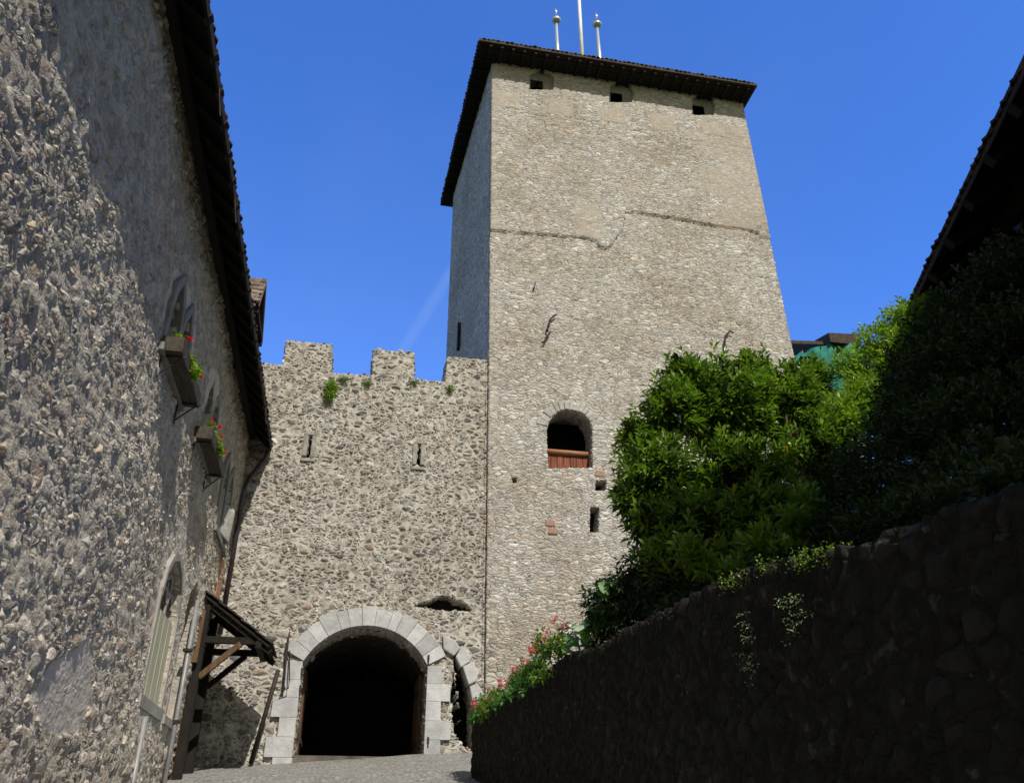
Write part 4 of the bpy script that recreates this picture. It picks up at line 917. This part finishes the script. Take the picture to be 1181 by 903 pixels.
# plants growing on the curtain wall
p = onY(381, 449, YG-.12); t = empty('wall_plant', p, 'bright green tuft growing out of the curtain wall below the battlements', 'plant')
foliage('foliage', [(tuple(p), (.22, .16, .28)), (tuple(p+Vector((.0,-.03,-.2))), (.16, .12, .14)), (tuple(p+Vector((.06,-.02,.15))), (.16, .14, .14))], 170, 7, .09, .28, M['leaf2'], t, droop=.5)
for px, py, lab in ((397,436,'small dark tuft in the gap right of the first merlon'), (423,441,'small tuft in the battlement gap beside the middle merlon'), (478,440,'small dark tuft at the right foot of the middle merlon'), (519,447,'small green tuft on the wall under the merlon touching the tower')):
    p = onY(px, py, YG-.06); t = empty('wall_plant', p, lab, 'plant', 'tufts on the battlements'); foliage('foliage', [(tuple(p), (.13, .1, .13))], 200, 6, .07, .25, M['leaf'], t, droop=.4)
# fallen plaster-like weeds: pale dead stalks on the garden wall
wd_ = empty('dry_weed', (XR-.05, 6.5, 2.6), 'pale dry weed clinging to the dark garden wall below the mossy coping', 'weed')
P = []; A_ = []
for px, py in [(905,700), (910,712), (898,690), (915,720), (903,722), (855,735), (858,750), (853,765), (860,722), (852,712), (912,690), (921,704), (862,772)]:
    for _ in range(4):
        q = onX(px+random.gauss(0, 4), py+random.gauss(0, 8), XR-.09); P.append(tuple(q)); A_.append((-1, random.gauss(0, .5), random.gauss(0, .5)))
V, F, var = rosettes(np.array(P), np.array(A_), 4, np.full(len(P), .022), .5, (.8, 1.4), .2); mesh_obj('foliage', V, F, M['leafw'], wd_, False, {'var': var})

# ================================================================== RIGHT BUILDING
a = onZ(1181, 85, 8.0); b = onZ(1063, 330, 8.0); d = (b-a).normalized(); nrm = Vector((d.y, -d.x, 0))
rb = empty('timber_building', (a+nrm*3).to_tuple()[:2]+(0,), 'dark building with a deep overhanging tiled roof, at the upper right edge', 'building')
A0 = a-d*9; B0 = b+d*2.6
def q3(s, t, z): p = A0+d*s+nrm*t; return (p.x, p.y, z)
Ln = (B0-A0).length
mb = MB(); mb.hexa([q3(0,0,8.0), q3(0,5,11.4), q3(Ln,5,11.4), q3(Ln,0,8.0), q3(0,0,8.14), q3(0,5,11.54), q3(Ln,5,11.54), q3(Ln,0,8.14)])
mb.hexa([q3(0,5,11.4), q3(0,10,8.0), q3(Ln,10,8.0), q3(Ln,5,11.4), q3(0,5,11.54), q3(0,10,8.14), q3(Ln,10,8.14), q3(Ln,5,11.54)])
rr = mb.build('roof', M['tile'], rb)
mb = MB(); mb.hexa([q3(0,0,7.97), q3(0,1.6,9.058), q3(Ln,1.6,9.058), q3(Ln,0,7.97), q3(0,0,7.996), q3(0,1.6,9.084), q3(Ln,1.6,9.084), q3(Ln,0,7.996)]); mb.build('soffit', M['darkwood'], rr)
mb = MB(); eave_tiles(mb, q3(0,.0,7.95), q3(Ln,.0,7.95), nrm, step=.13, lift=.2); eave_tiles(mb, q3(0,.28,8.14), q3(Ln,.28,8.14), nrm, step=.13, lift=.2)
mb.build('eave_tiles', M['tile'], rr)
mb = MB()
for i in range(int(Ln/.7)): mb.bar(q3(.3+i*.7, .03, 7.92), q3(.3+i*.7, 1.6, 8.98), .11, .15)
mb.bar(q3(0, .85, 8.35), q3(Ln, .85, 8.35), .16, .16)
for i in range(6): mb.bar(q3(1+i*2.4, 1.45, 6.9), q3(1+i*2.4, .85, 8.3), .12, .12)
mb.build('rafters', M['darkwood'], rr)
mb = MB(); mb.hexa([q3(.2,1.5,-2), q3(.2,8.5,-2), q3(Ln-.4,8.5,-2), q3(Ln-.4,1.5,-2), q3(.2,1.5,8.9), q3(.2,8.5,8.9), q3(Ln-.4,8.5,8.9), q3(Ln-.4,1.5,8.9)]); mb.build('wall', M['darkwood'], rb)

mb = MB(); mb.box(4.65, 11, -7, 2.0, -2, 11.5); mb.build('added_shade_wing_wall', M['darkstone'], rb)  # unseen wing, added to shade the hedge and the lower bush
mb = MB(); mb.hexa([(4.5,-7.2,11.5), (11.2,-7.2,11.5), (11.2,2.15,11.5), (4.5,2.15,11.5), (7.8,-7.2,12.3), (7.9,-7.2,12.3), (7.9,2.15,12.3), (7.8,2.15,12.3)]); mb.build('added_shade_wing_roof', M['tile'], rb)

# ================================================================== NETTED BUILDING BEHIND
gb_ = empty('netted_building', (18.5, 30, 2), 'far house with dark roof wrapped in green scaffold netting, seen between tower and bush', 'building')
mb = MB(); mb.box(17.5, 22.6, 30.4, 36, -1, 21.6); mb.build('wall', M['darkstone'], gb_)
def N30(px, py, Y=30): return onY(px, py, Y)
mb = MB(); q = [N30(920,409), N30(940,402), N30(950,397), N30(962,394), N30(975,397), N30(1000,402)]
pts = [(p.x, p.z) for p in q]; n_ = 26; V = []; F = []
x0, x1 = N30(905, 400).x, N30(1010, 400).x
for i in range(n_+1):
    x = x0+(x1-x0)*i/n_; zt = np.interp(x, [p[0] for p in pts], [p[1] for p in pts])
    for j in range(9): V.append((x, 30+.16*math.sin(i*1.3+j*.5)+.1*math.sin(i*.6), zt-j*.55+.08*math.sin(i*2.)*(j == 0)))
for i in range(n_):
    for j in range(8): F.append((i*9+j, i*9+j+1, (i+1)*9+j+1, (i+1)*9+j))
o = mesh_obj('scaffold_net', V, F, M['net'], gb_, True); s_ = o.modifiers.new('thickness', 'SOLIDIFY'); s_.thickness = .02
mb = MB()
for i in range(6): x = x0+(x1-x0)*i/5; mb.tube([(x, 30.15, 0), (x, 30.15, 21.9)], .03, 6)
mb.build('scaffold_poles', M['galv'], gb_)
mb = MB(); a = N30(913, 404, 30.6); b = N30(934, 403, 30.6); c = N30(948, 394, 30.6); e = N30(984, 390, 30.6)
mb.hexa([(a.x-.5,29.9,a.z-.1), (b.x+.3,29.9,b.z-.1), (b.x+.3,32,b.z+.5), (a.x-.5,32,a.z+.5), (a.x-.5,29.9,a.z+.08), (b.x+.3,29.9,b.z+.08), (b.x+.3,32,b.z+.7), (a.x-.5,32,a.z+.7)])
mb.hexa([(c.x-.1,29.8,c.z-.5), (e.x-.2,29.8,c.z-.5), (e.x-.2,31,c.z-.3), (c.x-.1,31,c.z-.3), (c.x-.1,29.8,c.z+.0), (e.x-.2,29.8,c.z+.12), (e.x-.2,31,c.z+.5), (c.x-.1,31,c.z+.3)])
mb.build('roof', M['tile'], gb_)
